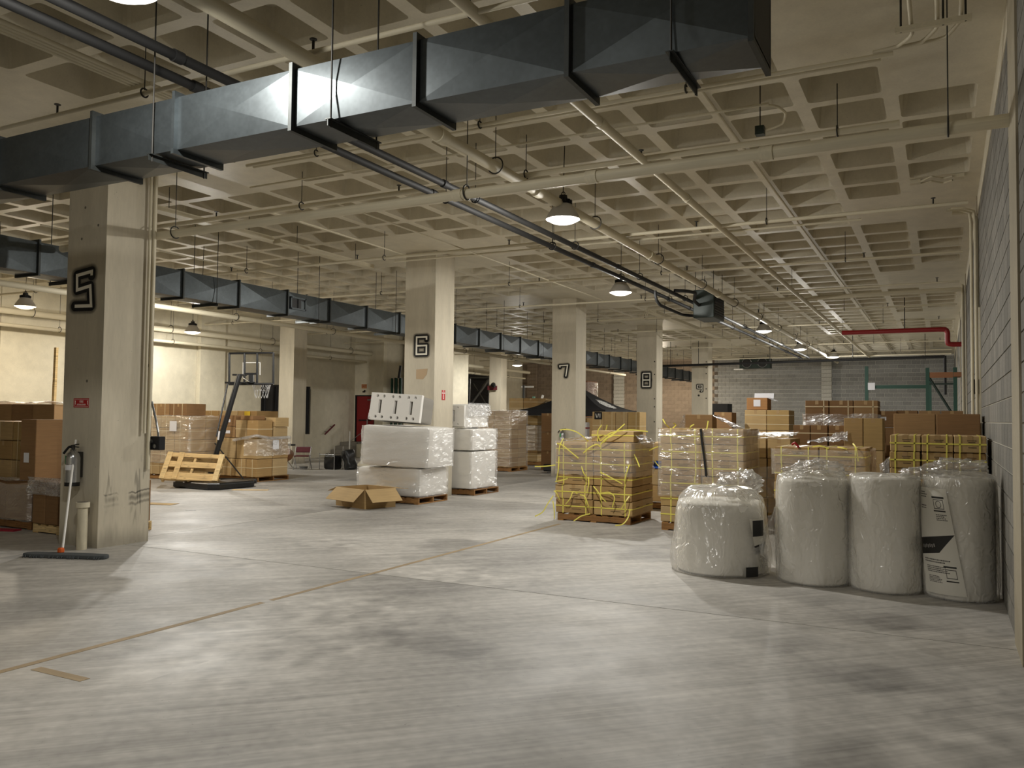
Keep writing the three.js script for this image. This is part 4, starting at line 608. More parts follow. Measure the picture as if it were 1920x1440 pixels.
// --- stacks deeper in the right-hand cluster ---
{
  pallet(-2.75, -1.95, 13.1, 14.1, 'pallet under the film-topped stack right of the wrapped one');
  stack({ x0: -2.75, x1: -2.05, D0: 13.1, d: 0.5, nx: 2, ny: 4, nz: 2, y0: 0.122, h: 0.3, mats: M.card, on: 'on film-topped stack beside the wrapped one', seed: 41, jit: 0.02 });
  wrap(-2.76, -2.04, 13.09, 14.1, 0.2, 0.9, 'dull film round lower part of film-topped stack', 12, { amp: 0.02 });
  sheetFilm([[-2.85, 1.36, 13.05], [-2.1, 1.36, 13.05], [-2.05, 1.4, 13.9], [-2.9, 1.4, 13.9]], 16, 8, M.filmLoose, 'grey plastic sheet lying on the film-topped stack');
  stack({ x0: -4.0, x1: -2.8, D0: 14.0, d: 0.6, nx: 2, ny: 3, nz: 1, y0: 0.122, h: 0.43, mats: M.card, on: 'on stack behind the wrapped one', seed: 45 });
  pallet(-4.0, -2.8, 14, 15, 'pallet of the stack behind the wrapped one');
  carton(-3.72, 1.412, 14.28, 0.46, 0.27, 0.4, { mat: M.cardDark[2], label: 'dark open-topped carton above the wrapped stack behind widest roll', turn: 0.05 });
  sheetFilm([[-4.05, 1.43, 14.0], [-3.94, 1.67, 14.0], [-3.94, 1.67, 14.5], [-4.05, 1.43, 14.5]], 8, 8, M.filmLoose, 'clear film slanting off dark carton above the wrapped stack');
  sheetFilm([[-3.48, 1.68, 14.1], [-3.05, 1.44, 14.05], [-3.05, 1.44, 14.5], [-3.48, 1.68, 14.5]], 8, 8, M.filmLoose, 'clear film sloping right of dark carton above wrapped stack');
  // two cartons with an open orange carton on top
  pallet(-3.65, -2.75, 17.6, 18.6, 'pallet of the stack with the open orange carton');
  stack({ x0: -3.68, x1: -2.78, D0: 17.6, d: 0.7, nx: 2, ny: 4, nz: 1, y0: 0.122, h: 0.422, mats: M.card, straps: 'clear', bands: [['h', 0.3], ['h', 0.75]], on: 'under the open orange carton', seed: 51 });
  const o = carton(-3.44, 1.812, 17.9, 0.42, 0.25, 0.42, { mat: std({ map: tCard, color: 0xbd8a56, roughness: 0.85 }), label: 'open orange-brown carton with raised flaps high on the right cluster', sheet: [0.0, 0.14, 0.14, 0.14], tape: false });
  part('flap', bx(0.4, 0.12, 0.004, 0.06, 0.3, 0.24, 0, -0.35), M.paper, o, 'raised pale flap'); part('flap', bx(0.18, 0.004, 0.4, 0.28, 0.22, 0, 0, 0, -0.4), M.paper, o, 'pale flap hanging out');
  carton(-3.98, 1.39, 17.2, 0.36, 0.36, 0.4, { mat: M.cardDark[0], label: 'dark open carton left of the orange carton stack' });
  stack({ x0: -4.16, x1: -3.76, D0: 17.0, d: 0.5, nx: 1, ny: 3, y0: 0, h: 0.463, mats: M.cardDark, on: 'dark column left of the orange carton stack', seed: 52 });
  // tall dark stacks in the middle
  pallet(-2.2, -0.95, 14.4, 15.4, 'pallet under the tall dark wrapped stack');
  stack({ x0: -2.22, x1: -1.4, D0: 14.4, d: 0.5, nx: 3, ny: 4, nz: 1, y0: 0.122, h: 0.352, mats: M.cardDark, straps: 'clear', bands: [['h', 0.62]], on: 'in dark row behind the yellow-strapped load', seed: 61, tone: 'dark' });
  stack({ x0: -1.42, x1: -0.84, D0: 14.2, d: 0.55, nx: 2, ny: 3, nz: 1, y0: 0.122, h: 0.51, mats: M.card, on: 'tall pair right of the dark row', seed: 62 });
  stack({ x0: -2.2, x1: -1.0, D0: 15.6, d: 0.6, nx: 3, ny: 5, nz: 1, y0: 0.122, h: 0.368, mats: M.cardDark, straps: 'clear', bands: [['v', 0.3], ['h', 0.7]], on: 'in highest dark row of the right cluster', seed: 63, tone: 'dark', skip: (i, j) => j < 2 });
  stack({ x0: -2.2, x1: -1.0, D0: 15.6, d: 0.6, nx: 1, ny: 2, nz: 1, y0: 0.122, h: 0.368, mats: M.cardDark, on: 'wide base of highest dark row', seed: 64, tone: 'dark' });
  wrap(-2.22, -0.98, 15.58, 16.22, 1.3, 1.72, 'slack film round the highest dark row of cartons', 15, { amp: 0.02 });
  sheetFilm([[-1.95, 1.26, 14.2], [-1.35, 1.46, 14.15], [-1.35, 1.3, 14.1], [-1.95, 1.24, 14.1]], 14, 6, M.filmLoose, 'twisted strip of film slanting in front of dark row');
  // yellow-strapped load behind the second roll
  const on = 'on strapped load behind the second roll';
  pallet(-1.95, -0.85, 11.3, 12.3, 'pallet of the strapped load behind the second roll');
  stack({ x0: -1.97, x1: -0.86, D0: 11.25, d: 0.52, nx: 2, ny: 5, nz: 2, y0: 0.122, h: 0.228, mats: M.card, straps: 'yellow', bands: [['h', 0.5], ['v', -0.34], ['v', 0.28]], print: true, on, seed: 71, jit: 0.02 });
  wrap(-1.99, -0.84, 11.23, 12.3, 0.9, 1.24, 'loose clear film sagging across the strapped load behind second roll', 19, { amp: 0.02 });
  const rr = single('red_clip', bend([[-1.75, 1.29, 11.3], [-1.71, 1.31, 11.25], [-1.68, 1.28, 11.25], [-1.66, 1.25, 11.25]], 0.016), M.pipeRed, 'small red strap end on the load behind the second roll', 'strap');
  const c = scene.children.filter((q) => q.name.startsWith('carton')).slice(-4); loose(c[0], [[-1.5, 1.265, 11.3], [-1.4, 1.28, 11.25], [-1.3, 1.25, 11.25]]); loose(c[1], [[-1.2, 1.27, 11.3], [-1.12, 1.26, 11.22], [-1.08, 1.25, 11.22]]); loose(c[1], [[-1.02, 1.32, 11.3], [-0.98, 1.27, 11.22], [-0.95, 1.1, 11.22]]);
  // strapped load by the right wall
  pallet(-0.56, 0.42, 10.55, 11.5, 'pallet of the strapped load against the right wall');
  stack({ x0: -0.56, x1: 0.42, D0: 10.5, d: 0.5, nx: 3, ny: 7, nz: 2, y0: 0.122, h: 0.19, mats: M.card, straps: 'yellow', bands: [['h', 0.5], ['v', -0.32], ['v', 0.3]], print: true, on: 'on strapped load against right wall', seed: 81, jit: 0.01 });
  sheetFilm([[-0.66, 1.1, 10.6], [-0.56, 1.2, 10.55], [-0.56, 0.7, 10.55], [-0.66, 0.7, 10.6]], 6, 12, M.filmLoose, 'torn film at left edge of load against right wall');
  // big dark cartons behind it
  pallet(-0.62, 0.42, 12.2, 13.1, 'pallet of the big dark cartons by the right wall');
  stack({ x0: -0.6, x1: 0.42, D0: 12.2, d: 0.85, nx: 2, ny: 3, nz: 1, y0: 0.122, h: 0.53, mats: M.cardDark, tape: false, on: 'behind strapped load against right wall', seed: 91, tone: 'big dark' });
  stack({ x0: -0.75, x1: 0.3, D0: 16.2, d: 0.7, nx: 3, ny: 4, nz: 1, y0: 0.0, h: 0.45, mats: M.cardDark, on: 'in last low dark row before the green rack', seed: 92, tone: 'dark' });
  carton(-0.93, 1.5, 15.9, 0.42, 0.28, 0.4, { mat: M.cardDark[1], label: 'small dark carton with pale tag beside the highest dark row', sheet: [0, 0.15, 0.1, 0.06] });
  stack({ x0: -1.14, x1: -0.74, D0: 15.7, d: 0.5, nx: 1, ny: 3, y0: 0, h: 0.499, mats: M.cardDark, on: 'dark pillar under the small tagged carton', seed: 93 });
  { const f = thing('foam_tubes', 'white foam tubes lying on cartons near column nine', 'foam tube', [-4.9, 1.42, 20]); part('tube', rod([-0.5, 0.12, 0], [0.5, 0.14, 0.1], 0.07, 14), M.foam, f); part('tube', rod([-0.4, 0.06, 0.25], [0.3, 0.06, 0.3], 0.06, 14), M.foam, f); }
  stack({ x0: -5.5, x1: -4.3, D0: 19.6, d: 0.8, nx: 2, ny: 3, y0: 0, h: 0.473, mats: M.card, on: 'under the white foam tubes', seed: 94 });
}
// --- middle distance: two tall wrapped stacks left of column seven ---
{
  pallet(-12.35, -11.3, 21.8, 22.9, 'pallet under the tall wrapped stack beside white foam bundles');
  stack({ x0: -12.4, x1: -11.32, D0: 21.75, d: 0.55, nx: 2, ny: 6, nz: 2, y0: 0.122, h: 0.279, mats: M.card, straps: 'clear', bands: [['h', 0.5]], on: 'in wrapped stack beside the white foam', seed: 101 });
  wrap(-12.42, -11.3, 21.73, 22.87, 0.15, 1.82, 'shiny film round tall stack beside the white foam', 23, { amp: 0.02 });
  pallet(-13.1, -11.85, 25.2, 26.4, 'pallet under the tallest wrapped stack left of column seven');
  stack({ x0: -13.15, x1: -12.05, D0: 25.15, d: 0.6, nx: 2, ny: 4, nz: 2, y0: 0.122, h: 0.302, mats: M.card, straps: 'clear', bands: [['h', 0.3], ['h', 0.7]], on: 'in tallest stack left of column seven', seed: 103 });
  wrap(-13.17, -12.03, 25.13, 26.37, 0.5, 1.34, 'film round lower part of tallest stack left of column seven', 25, { amp: 0.02 });
  stack({ x0: -13.15, x1: -12.05, D0: 25.15, d: 0.6, nx: 2, ny: 2, nz: 2, y0: 1.335, h: 0.46, mats: M.card, straps: 'clear', bands: [['h', 0.25], ['h', 0.72]], on: 'on top of tallest stack left of column seven', seed: 104 });
  sheetFilm([[-13.05, 1.36, 25.0], [-12.35, 1.36, 25.0], [-12.4, 1.37, 25.3], [-13.0, 1.37, 25.3]], 10, 6, M.paper, 'white paper sheet sticking out of the tallest stack', 'paper_sheet').userData.category = 'paper';
  { const j = thing('pallet_jack', 'black pallet jack head on floor beside column seven', 'pallet jack', [-10.15, 0, 22.0]); part('body', chbox(0.3, 0.2, 0.3, 0.03).clone().translate(0, 0.16, 0), M.plasticBlack, j); part('fork', bx(0.14, 0.06, 1.3, -0.12, 0.08, 0.8), M.plasticBlack, j); part('fork', bx(0.14, 0.06, 1.3, 0.12, 0.08, 0.8), M.plasticBlack, j); part('wheel', moved(new THREE.CylinderGeometry(0.07, 0.07, 0.05, 14).rotateZ(Math.PI / 2), 0, 0.07, -0.05), M.chrome, j); }
  // cartons under the tent
  stack({ x0: -9.4, x1: -7.9, D0: 23.4, d: 0.6, nx: 4, ny: 3, y0: 0.0, h: 0.6, mats: M.card, straps: 'clear', bands: [['h', 0.3], ['v', 0.2]], on: 'below the black canopy tent', seed: 111 });
  stack({ x0: -11.0, x1: -10.1, D0: 23.2, d: 0.6, nx: 2, ny: 3, y0: 0.0, h: 0.58, mats: M.cardDark, on: 'left of tent cartons behind column seven', seed: 112 });
  { const b = single('paper_bag', chbox(0.3, 0.55, 0.25, 0.03), M.paper, 'white printed sack among the tent cartons', 'sack'); b.position.set(-9.75, 1.2, -23.6); part('print_band', bx(0.302, 0.05, 0.252, 0, 0.1, 0), M.pipeRed, b); }
  carton(-9.75, 0, 23.6, 0.5, 0.92, 0.5, { mat: M.card[3], label: 'tall carton under the white printed sack' });
}
// --- canopy tent ---
{
  const cx = -10.9, cd = 26, hw = 1.5, ye = 1.86, yp = 2.66, g = thing('canopy_tent', 'black pop-up canopy tent with white emblem behind column seven', 'tent', [cx, 0, cd]);
  const N = 12, face = (mat, name, rot, u0 = 0, u1 = 1, lift = 0) => { const T = []; const P = (s, t) => { const k = 1 - t, x = (s * 2 - 1) * hw * k, z = hw * k, y = ye + (yp - ye) * Math.pow(t, 1.45); const c = Math.cos(rot), n = Math.sin(rot); return [x * c + z * n, y + lift, -x * n + z * c]; }; for (let i = 0; i < N; i++) for (let j = 0; j < N; j++) { const a = P(i / N, j / N), b = P((i + 1) / N, j / N), d = P((i + 1) / N, (j + 1) / N), e = P(i / N, (j + 1) / N); T.push([a, b, d], [a, d, e]); } return part(name, soup(T), mat, g); };
  face(M.tent, 'canopy_panel', 0); face(M.tent, 'canopy_panel', Math.PI / 2); face(M.tent, 'canopy_panel', Math.PI); face(M.tentWhite, 'canopy_panel', -Math.PI / 2);
  for (const r of [0, Math.PI / 2, Math.PI, -Math.PI / 2]) { const q = part('valance', bx(2 * hw, 0.2, 0.006, 0, ye - 0.09, -hw), M.tent, g); q.rotation.y = r; }
  for (const [x, z] of [[-1, -1], [1, -1], [1, 1], [-1, 1]]) part('leg', rod([x * (hw - 0.03), 0, z * (hw - 0.03)], [x * (hw - 0.03), ye, z * (hw - 0.03)], 0.02), M.steel, g);
  const em = canvasTex(256, 256, (c, w, h) => { c.clearRect(0, 0, w, h); const r = rng(17); c.strokeStyle = 'rgba(236,236,232,1)'; for (let k = 0; k < 620; k++) { const a = r() * 6.28, q = Math.sqrt(r()) * 0.46, x = w / 2 + Math.cos(a) * q * w, y = h / 2 + Math.sin(a) * q * h * 0.86; c.lineWidth = 2 + r() * 5; c.beginPath(); c.moveTo(x, y); c.quadraticCurveTo(x + (r() - 0.5) * 50, y + (r() - 0.5) * 40, x + (r() - 0.5) * 60, y + (r() - 0.5) * 46); c.stroke(); } });
  const eg = new THREE.PlaneGeometry(1.0, 1.0, 10, 10), p = eg.attributes.position; for (let i = 0; i < p.count; i++) { const t = 0.36 + p.getY(i) * 0.48, z = hw * (1 - t), x = p.getX(i) * (1 - t * 0.4); p.setXYZ(i, z + 0.004, ye + (yp - ye) * Math.pow(t, 1.45) + 0.012, -x); } eg.computeVertexNormals(); part('emblem', eg, std({ map: em, transparent: true, roughness: 0.8 }), g, 'pale printed emblem');
  const eg2 = eg.clone().rotateY(-Math.PI / 2); part('emblem', eg2, std({ map: em, transparent: true, roughness: 0.8 }), g, 'pale printed emblem');
  const vb = single('banner', bx(0.24, 0.22, 0.01), M.blackSoft, 'small black banner with white letters below the tent', 'banner'); vb.position.set(-9.2, 1.68, -23.385); part('lettering', [bx(0.02, 0.12, 0.002, -0.06, 0, -0.006, 0, 0, 0.2), bx(0.02, 0.12, 0.002, 0, 0, -0.006, 0, 0, -0.2), bx(0.02, 0.12, 0.002, 0.06, 0, -0.006)], M.white, vb);
}
// --- left pallets behind the basketball hoop ---
{
  pallet(-17.35, -15.98, 14.15, 15.2, 'pallet under the wrapped stack right of column five');
  stack({ x0: -17.4, x1: -15.95, D0: 14.1, d: 0.52, nx: 3, ny: 5, nz: 2, y0: 0.122, h: 0.284, mats: M.card, straps: 'clear', bands: [['h', 0.75], ['v', -0.1]], on: 'in wrapped stack right of column five', seed: 121 });
  stack({ x0: -17.35, x1: -16.15, D0: 14.2, d: 0.6, nx: 2, ny: 1, y0: 1.545, h: 0.3, mats: M.cardDark, straps: 'clear', bands: [['v', -0.25], ['v', 0.25]], on: 'on top of wrapped stack right of column five', seed: 122 });
  wrap(-17.42, -15.93, 14.08, 15.16, 0.4, 1.56, 'glossy film round stack right of column five', 31, { amp: 0.03, out: 0.014 });
  { const s = single('paper_notice', bx(0.24, 0.24, 0.002), M.paper, 'white notice sheet on wrapped stack right of column five', 'paper'); s.position.set(-16.42, 1.3, -14.045); }
  pallet(-17.9, -16.0, 16.3, 17.3, 'pallet of the stack with the yellow notice');
  stack({ x0: -17.95, x1: -15.9, D0: 16.25, d: 0.8, nx: 3, ny: 5, y0: 0.122, h: 0.315, mats: M.card, straps: 'clear', bands: [['v', 0.1]], on: 'in stack with the yellow notice', seed: 123 });
  wrap(-17.97, -15.88, 16.23, 17.07, 0.3, 1.06, 'film round lower layers of stack with yellow notice', 33, { amp: 0.03 });
  { const s = single('paper_notice', bx(0.2, 0.26, 0.002), M.paperYellow, 'yellow notice sheet on stack behind the hoop pole', 'paper'); s.position.set(-16.22, 1.55, -16.235); }
  pallet(-16.2, -14.45, 14.85, 15.9, 'pallet under the corner stack behind the hoop');
  stack({ x0: -15.75, x1: -14.38, D0: 14.72, d: 0.53, nx: 4, ny: 1, nz: 2, y0: 0.122, h: 0.42, mats: M.card, straps: 'clear', bands: [['h', 0.5], ['v', 0.1]], on: 'in corner stack behind the hoop, base', seed: 131, jit: 0.03, wob: 0.06 });
  stack({ x0: -15.75, x1: -14.4, D0: 14.74, d: 0.53, nx: 2, ny: 1, nz: 2, y0: 0.545, h: 0.49, mats: M.card, on: 'in corner stack behind the hoop, middle', seed: 132, jit: 0.02 });
  stack({ x0: -15.15, x1: -14.42, D0: 14.78, d: 0.5, nx: 2, ny: 1, nz: 1, y0: 1.038, h: 0.43, mats: M.card, straps: 'clear', bands: [['h', 0.5]], on: 'in corner stack behind the hoop, crown', seed: 133 });
  stack({ x0: -15.2, x1: -14.4, D0: 15.3, d: 0.48, nx: 3, ny: 1, nz: 1, y0: 1.038, h: 0.27, mats: M.card, straps: 'clear', bands: [['v', 0.2]], on: 'at back of corner stack behind hoop', seed: 134 });
  stack({ x0: -15.75, x1: -15.17, D0: 14.8, d: 0.5, nx: 1, ny: 2, y0: 1.038, h: 0.27, mats: M.cardDark, on: 'with pale tags behind the hoop pole', seed: 135 }).forEach((c) => part('label_sheet', bx(0.16, 0.07, 0.002, 0.05, 0.13, -0.252), M.paper, c, 'pale shipping tag'));
  carton(-14.75, 1.31, 15.55, 0.75, 0.22, 0.46, { mat: M.card[2], label: 'long pale carton lying highest on corner stack behind hoop', tape: false });
  carton(-14.85, 1.47, 15.05, 0.4, 0.1, 0.4, { mat: M.cardDark[0], label: 'flat dark carton on crown of corner stack behind hoop', tape: false });
  wrap(-14.75, -14.36, 14.71, 15.82, 0.62, 1.02, 'film round right face of corner stack behind hoop', 35, { amp: 0.03 });
  single('film_rope', bend([[-15.1, 0.98, 14.68], [-14.6, 1.06, 14.66], [-14.35, 1.1, 14.68], [-14.33, 1.04, 15.1], [-14.33, 1.05, 15.8]], 0.035, 8, 40), M.filmLoose, 'twisted rope of film round corner stack behind the hoop', 'plastic film');
  { const s = single('paper_notice', bx(0.002, 0.22, 0.2), M.paper, 'white notice sheet on right face of corner stack', 'paper'); s.position.set(-14.33, 0.88, -15.3); }
}
// --- stacks at the left edge, behind column five ---
{
  pallet(-10.8, -9.72, 7.0, 8.0, 'pallet with pale board ends beside column five', M.woodPale);
  stack({ x0: -10.8, x1: -9.72, D0: 6.98, d: 0.5, nx: 4, ny: 1, nz: 2, y0: 0.122, h: 0.565, mats: M.cardDark, tape: false, on: 'under film beside column five', seed: 141 });
  sheetFilm([[-10.82, 0.74, 6.95], [-9.72, 0.74, 6.95], [-9.72, 0.5, 6.93], [-10.82, 0.52, 6.93]], 24, 10, M.filmLoose, 'crumpled clear film drooping over cartons beside column five');
  carton(-10.94, 0.69, 7.4, 0.27, 0.81, 0.92, { mat: M.cardDark[0], label: 'large dark plain carton with front tag beside column five', tape: false, turn: 0.15, sheet: [-0.02, 0.3, 0.09, 0.13] });
  pallet(-12.7, -10.98, 7.1, 8.1, 'dark pallet at the far left edge', [M.cardDark[1], M.wood[1]]);
  stack({ x0: -12.7, x1: -10.98, D0: 7.08, d: 0.5, nx: 3, ny: 1, nz: 2, y0: 0.122, h: 0.5, mats: M.cardDark, on: 'low and wrapped at the far left edge', seed: 143, tape: false });
  wrap(-12.72, -10.97, 7.06, 8.1, 0.12, 0.62, 'film round low cartons at the far left edge', 37, { amp: 0.03 });
  sheetFilm([[-12.7, 0.66, 7.03], [-10.98, 0.67, 7.03], [-10.98, 0.65, 7.35], [-12.7, 0.65, 7.35]], 20, 8, M.filmLoose, 'white film heaped on low cartons at the left edge');
  stack({ x0: -12.9, x1: -11.62, D0: 7.45, d: 0.6, nx: 3, ny: 3, y0: 0.622, h: 0.28, mats: M.card, straps: 'clear', bands: [['v', -0.2]], on: 'in tall stack at the far left edge', seed: 145 }).forEach((c, i) => { if (i === 5) part('label_sheet', bx(0.16, 0.18, 0.002, 0.1, 0.14, -0.302), M.paper, c, 'pasted paper label'); });
  stack({ x0: -18.2, x1: -14.9, D0: 10.0, d: 0.9, nx: 5, ny: 3, y0: 0.0, h: 0.585, mats: M.cardDark, tape: false, on: 'in long dark row at left edge', seed: 146 });
  sheetFilm([[-18.3, 1.79, 9.95], [-14.85, 1.79, 9.95], [-14.85, 1.77, 10.9], [-18.3, 1.77, 10.9]], 30, 8, M.filmLoose, 'sheet of film lying along top of the long dark row');
  { const s = single('plank', bx(0.07, 1.15, 0.05, 0, 0, 0, 0, 0, -0.02), M.woodPale[0], 'pale upright board behind left stacks', 'board'); s.position.set(-15.95, 2.335, -10.7); }
  { const s = single('litter_scrap', bx(0.4, 0.02, 0.14, 0, 0, 0, 0.3), std({ color: 0x9c2034, roughness: 0.7 }), 'crumpled red wrapper on floor at left edge', 'litter'); s.position.set(-11.25, 0.011, -6.9); }
}

// ================= FOAM BUNDLES, ROLLS, HOOP AND THE REST =================
function foamPanel(w, h, t, slots, holes) {      // a foam end panel with slots and round holes cut through
  const s = new THREE.Shape([[-w / 2, -h / 2], [w / 2, -h / 2], [w / 2, h / 2], [-w / 2, h / 2]].map(([x, y]) => new THREE.Vector2(x, y)));
  for (const [x, y, a, b] of slots) s.holes.push(new THREE.Path([[x - a / 2, y - b / 2], [x - a / 2, y + b / 2], [x + a / 2, y + b / 2], [x + a / 2, y - b / 2]].map(([p, q]) => new THREE.Vector2(p, q))));
  for (const [x, y, r] of holes) { const p = new THREE.Path(); p.absarc(x, y, r, 0, Math.PI * 2, true); s.holes.push(p); }
  return metreUV(new THREE.ExtrudeGeometry(s, { depth: t, bevelEnabled: true, bevelSize: 0.006, bevelThickness: 0.006, bevelSegments: 1, curveSegments: 8 }));
}
function lumpy(w, h, d, seed, amp = 0.02, seg = 14) {      // a soft wrapped block: rounded box with dents
  const g = new THREE.BoxGeometry(w, h, d, seg, seg, seg), p = g.attributes.position, e = 0.05;
  for (let i = 0; i < p.count; i++) {
    let x = p.getX(i), y = p.getY(i), z = p.getZ(i); const c = (v, q) => Math.max(-q / 2 + e, Math.min(q / 2 - e, v)), cx = c(x, w), cy = c(y, h), cz = c(z, d), dx = x - cx, dy = y - cy, dz = z - cz, L = Math.hypot(dx, dy, dz) || 1, k = e / L;
    const n = amp * (NZ(x * 3 + seed * 5 + z * 2.2, y * 16 + z * 2, 3) + 0.6 * NZ(x * 8 + z * 6 + seed, y * 40, 5));
    p.setXYZ(i, cx + dx * k * (1 + n / e), cy + dy * k * (1 + n / e), cz + dz * k * (1 + n / e));
  }
  g.computeVertexNormals(); return g;
}
function bundle(label, x, y, D, w, h, d, seed, turn = 0, tilt = 0) {
  const g = thing('foam_bundle', label, 'foam bundle', [x, y, D], 'white wrapped foam bundles', turn); g.rotation.z = tilt;
  part('foam_core', lumpy(w - 0.03, h - 0.02, d - 0.03, seed, 0.012).translate(0, h / 2, 0), M.foam, g);
  part('film', filmShell(w - 0.03, h - 0.03, d - 0.03, { seed, amp: 0.03, out: 0.012 }).translate(0, 0.015, 0), M.film, g, 'clear stretch film');
  return g;
}
{
  pallet(-9.55, -8.45, 12.68, 13.68, 'pallet under the two wrapped foam bundles before column six');
  const b1 = bundle('lower wrapped white foam bundle on pallet before column six', -9.12, 0.122, 13.15, 1.4, 0.54, 1.02, 3, 0.03);
  const b2 = bundle('upper overhanging white foam bundle before column six', -9.0, 0.664, 13.12, 1.42, 0.76, 1.08, 5, 0.12, -0.03);
  const t = thing('foam_bundle', 'tilted foam block with slots and round holes on top of bundles', 'foam bundle', [-9.08, 1.47, 13.0], 'white wrapped foam bundles', 0.1); t.rotation.z = -0.04; t.rotation.x = -0.12;
  const slots = [-0.33, 0.0, 0.33].map((x) => [x, 0.0, 0.075, 0.26]), holes = []; for (const x of [-0.33, 0, 0.33]) for (const k of [-0.07, 0.07]) holes.push([x + k, 0.195, 0.033], [x + k, -0.195, 0.033]);
  part('slotted_panel', foamPanel(1.06, 0.5, 0.07, slots, holes).translate(0, 0.26, 0.22), M.foam, t); part('foam_core', lumpy(1.05, 0.5, 0.46, 9, 0.01).translate(0, 0.26, -0.02), M.foamHole, t);
  part('film_edge', bend([[-0.53, 0.02, -0.28], [-0.56, 0.2, -0.2], [-0.6, 0.12, -0.1], [-0.56, 0.05, 0.1]], 0.03), M.filmLoose, t);
  pallet(-9.4, -8.48, 14.75, 15.8, 'dark pallet under the foam bundles right of column six', [M.cardDark[1], M.wood[1]]);
  const y = [0.122, 0.5, 0.94, 1.32]; bundle('lowest white foam bundle right of column six', -8.95, 0.122, 15.2, 0.92, 0.78, 1.06, 11);
  bundle('middle white foam bundle right of column six', -8.95, 0.905, 15.2, 0.94, 0.46, 1.08, 13, 0.01);
  const up = bundle('top white foam bundle with draped film right of column six', -9.05, 1.368, 15.15, 0.8, 0.5, 0.96, 15, 0.0);
  part('slotted_panel', foamPanel(0.6, 0.42, 0.04, [[0.05, 0, 0.05, 0.24]], [[-0.05, 0.17, 0.02], [0.15, 0.17, 0.02], [-0.05, -0.17, 0.02], [0.15, -0.17, 0.02]]).translate(0.08, 0.25, 0.475), M.foam, up);
  part('draped_film', sheetFilm([[0.42, 0.52, -0.46], [0.42, 0.52, 0.46], [0.46, 0.26, 0.5], [0.46, 0.24, -0.5]], 12, 8, M.filmLoose, 'x').geometry, M.filmLoose, up); scene.remove(scene.children[scene.children.length - 1]); used.set('plastic_sheet', used.get('plastic_sheet') - 1);
}
{ // open empty carton on the floor
  const g = thing('open_carton', 'open empty brown carton on floor before the foam bundles', 'carton', [-9.13, 0, 12.02], undefined, -0.3), w = 0.86, d = 0.66, h = 0.33, t = 0.006, m = M.card[0], n = M.card[2];
  part('wall', bx(w, h, t, 0, h / 2, d / 2), m, g); part('wall', bx(w, h, t, 0, h / 2, -d / 2), m, g); part('wall', bx(t, h, d, w / 2, h / 2, 0), m, g); part('wall', bx(t, h, d, -w / 2, h / 2, 0), m, g); part('bottom', bx(w, t, d, 0, t, 0), M.cardInside, g);
  const flap = (rot, ang) => { const f = part('flap', bx((rot % Math.PI ? d : w) - 0.02, t, 0.3, 0, 0, -0.15), n, g); f.rotation.order = 'YXZ'; f.position.set(Math.sin(rot) * w / 2, h, Math.cos(rot) * d / 2); f.rotation.y = rot; f.rotation.x = ang; };
  flap(0, 0.72); flap(Math.PI / 2, 0.75); flap(Math.PI, 0.1); flap(-Math.PI / 2, 0.3);
}
{ // scraps on the floor
  const s = single('cardboard_scrap', bx(0.55, 0.006, 0.28, 0, 0, 0, 0.3), M.card[2], 'flat cardboard piece on floor right of column five', 'cardboard'); s.position.set(-12.3, 0.004, -10.3);
  const b = single('cardboard_scrap', bx(0.75, 0.006, 0.18, 0, 0, 0, 0.5), M.woodPale[0], 'long pale cardboard strip beside the hoop base', 'cardboard'); b.position.set(-13.05, 0.004, -13.2);
  const c = single('paper_scrap', bx(0.16, 0.004, 0.05, 0, 0, 0, 0.4), M.paper, 'tiny white paper scrap on the floor left of open carton', 'paper'); c.position.set(-11.1, 0.003, -9.9);
}
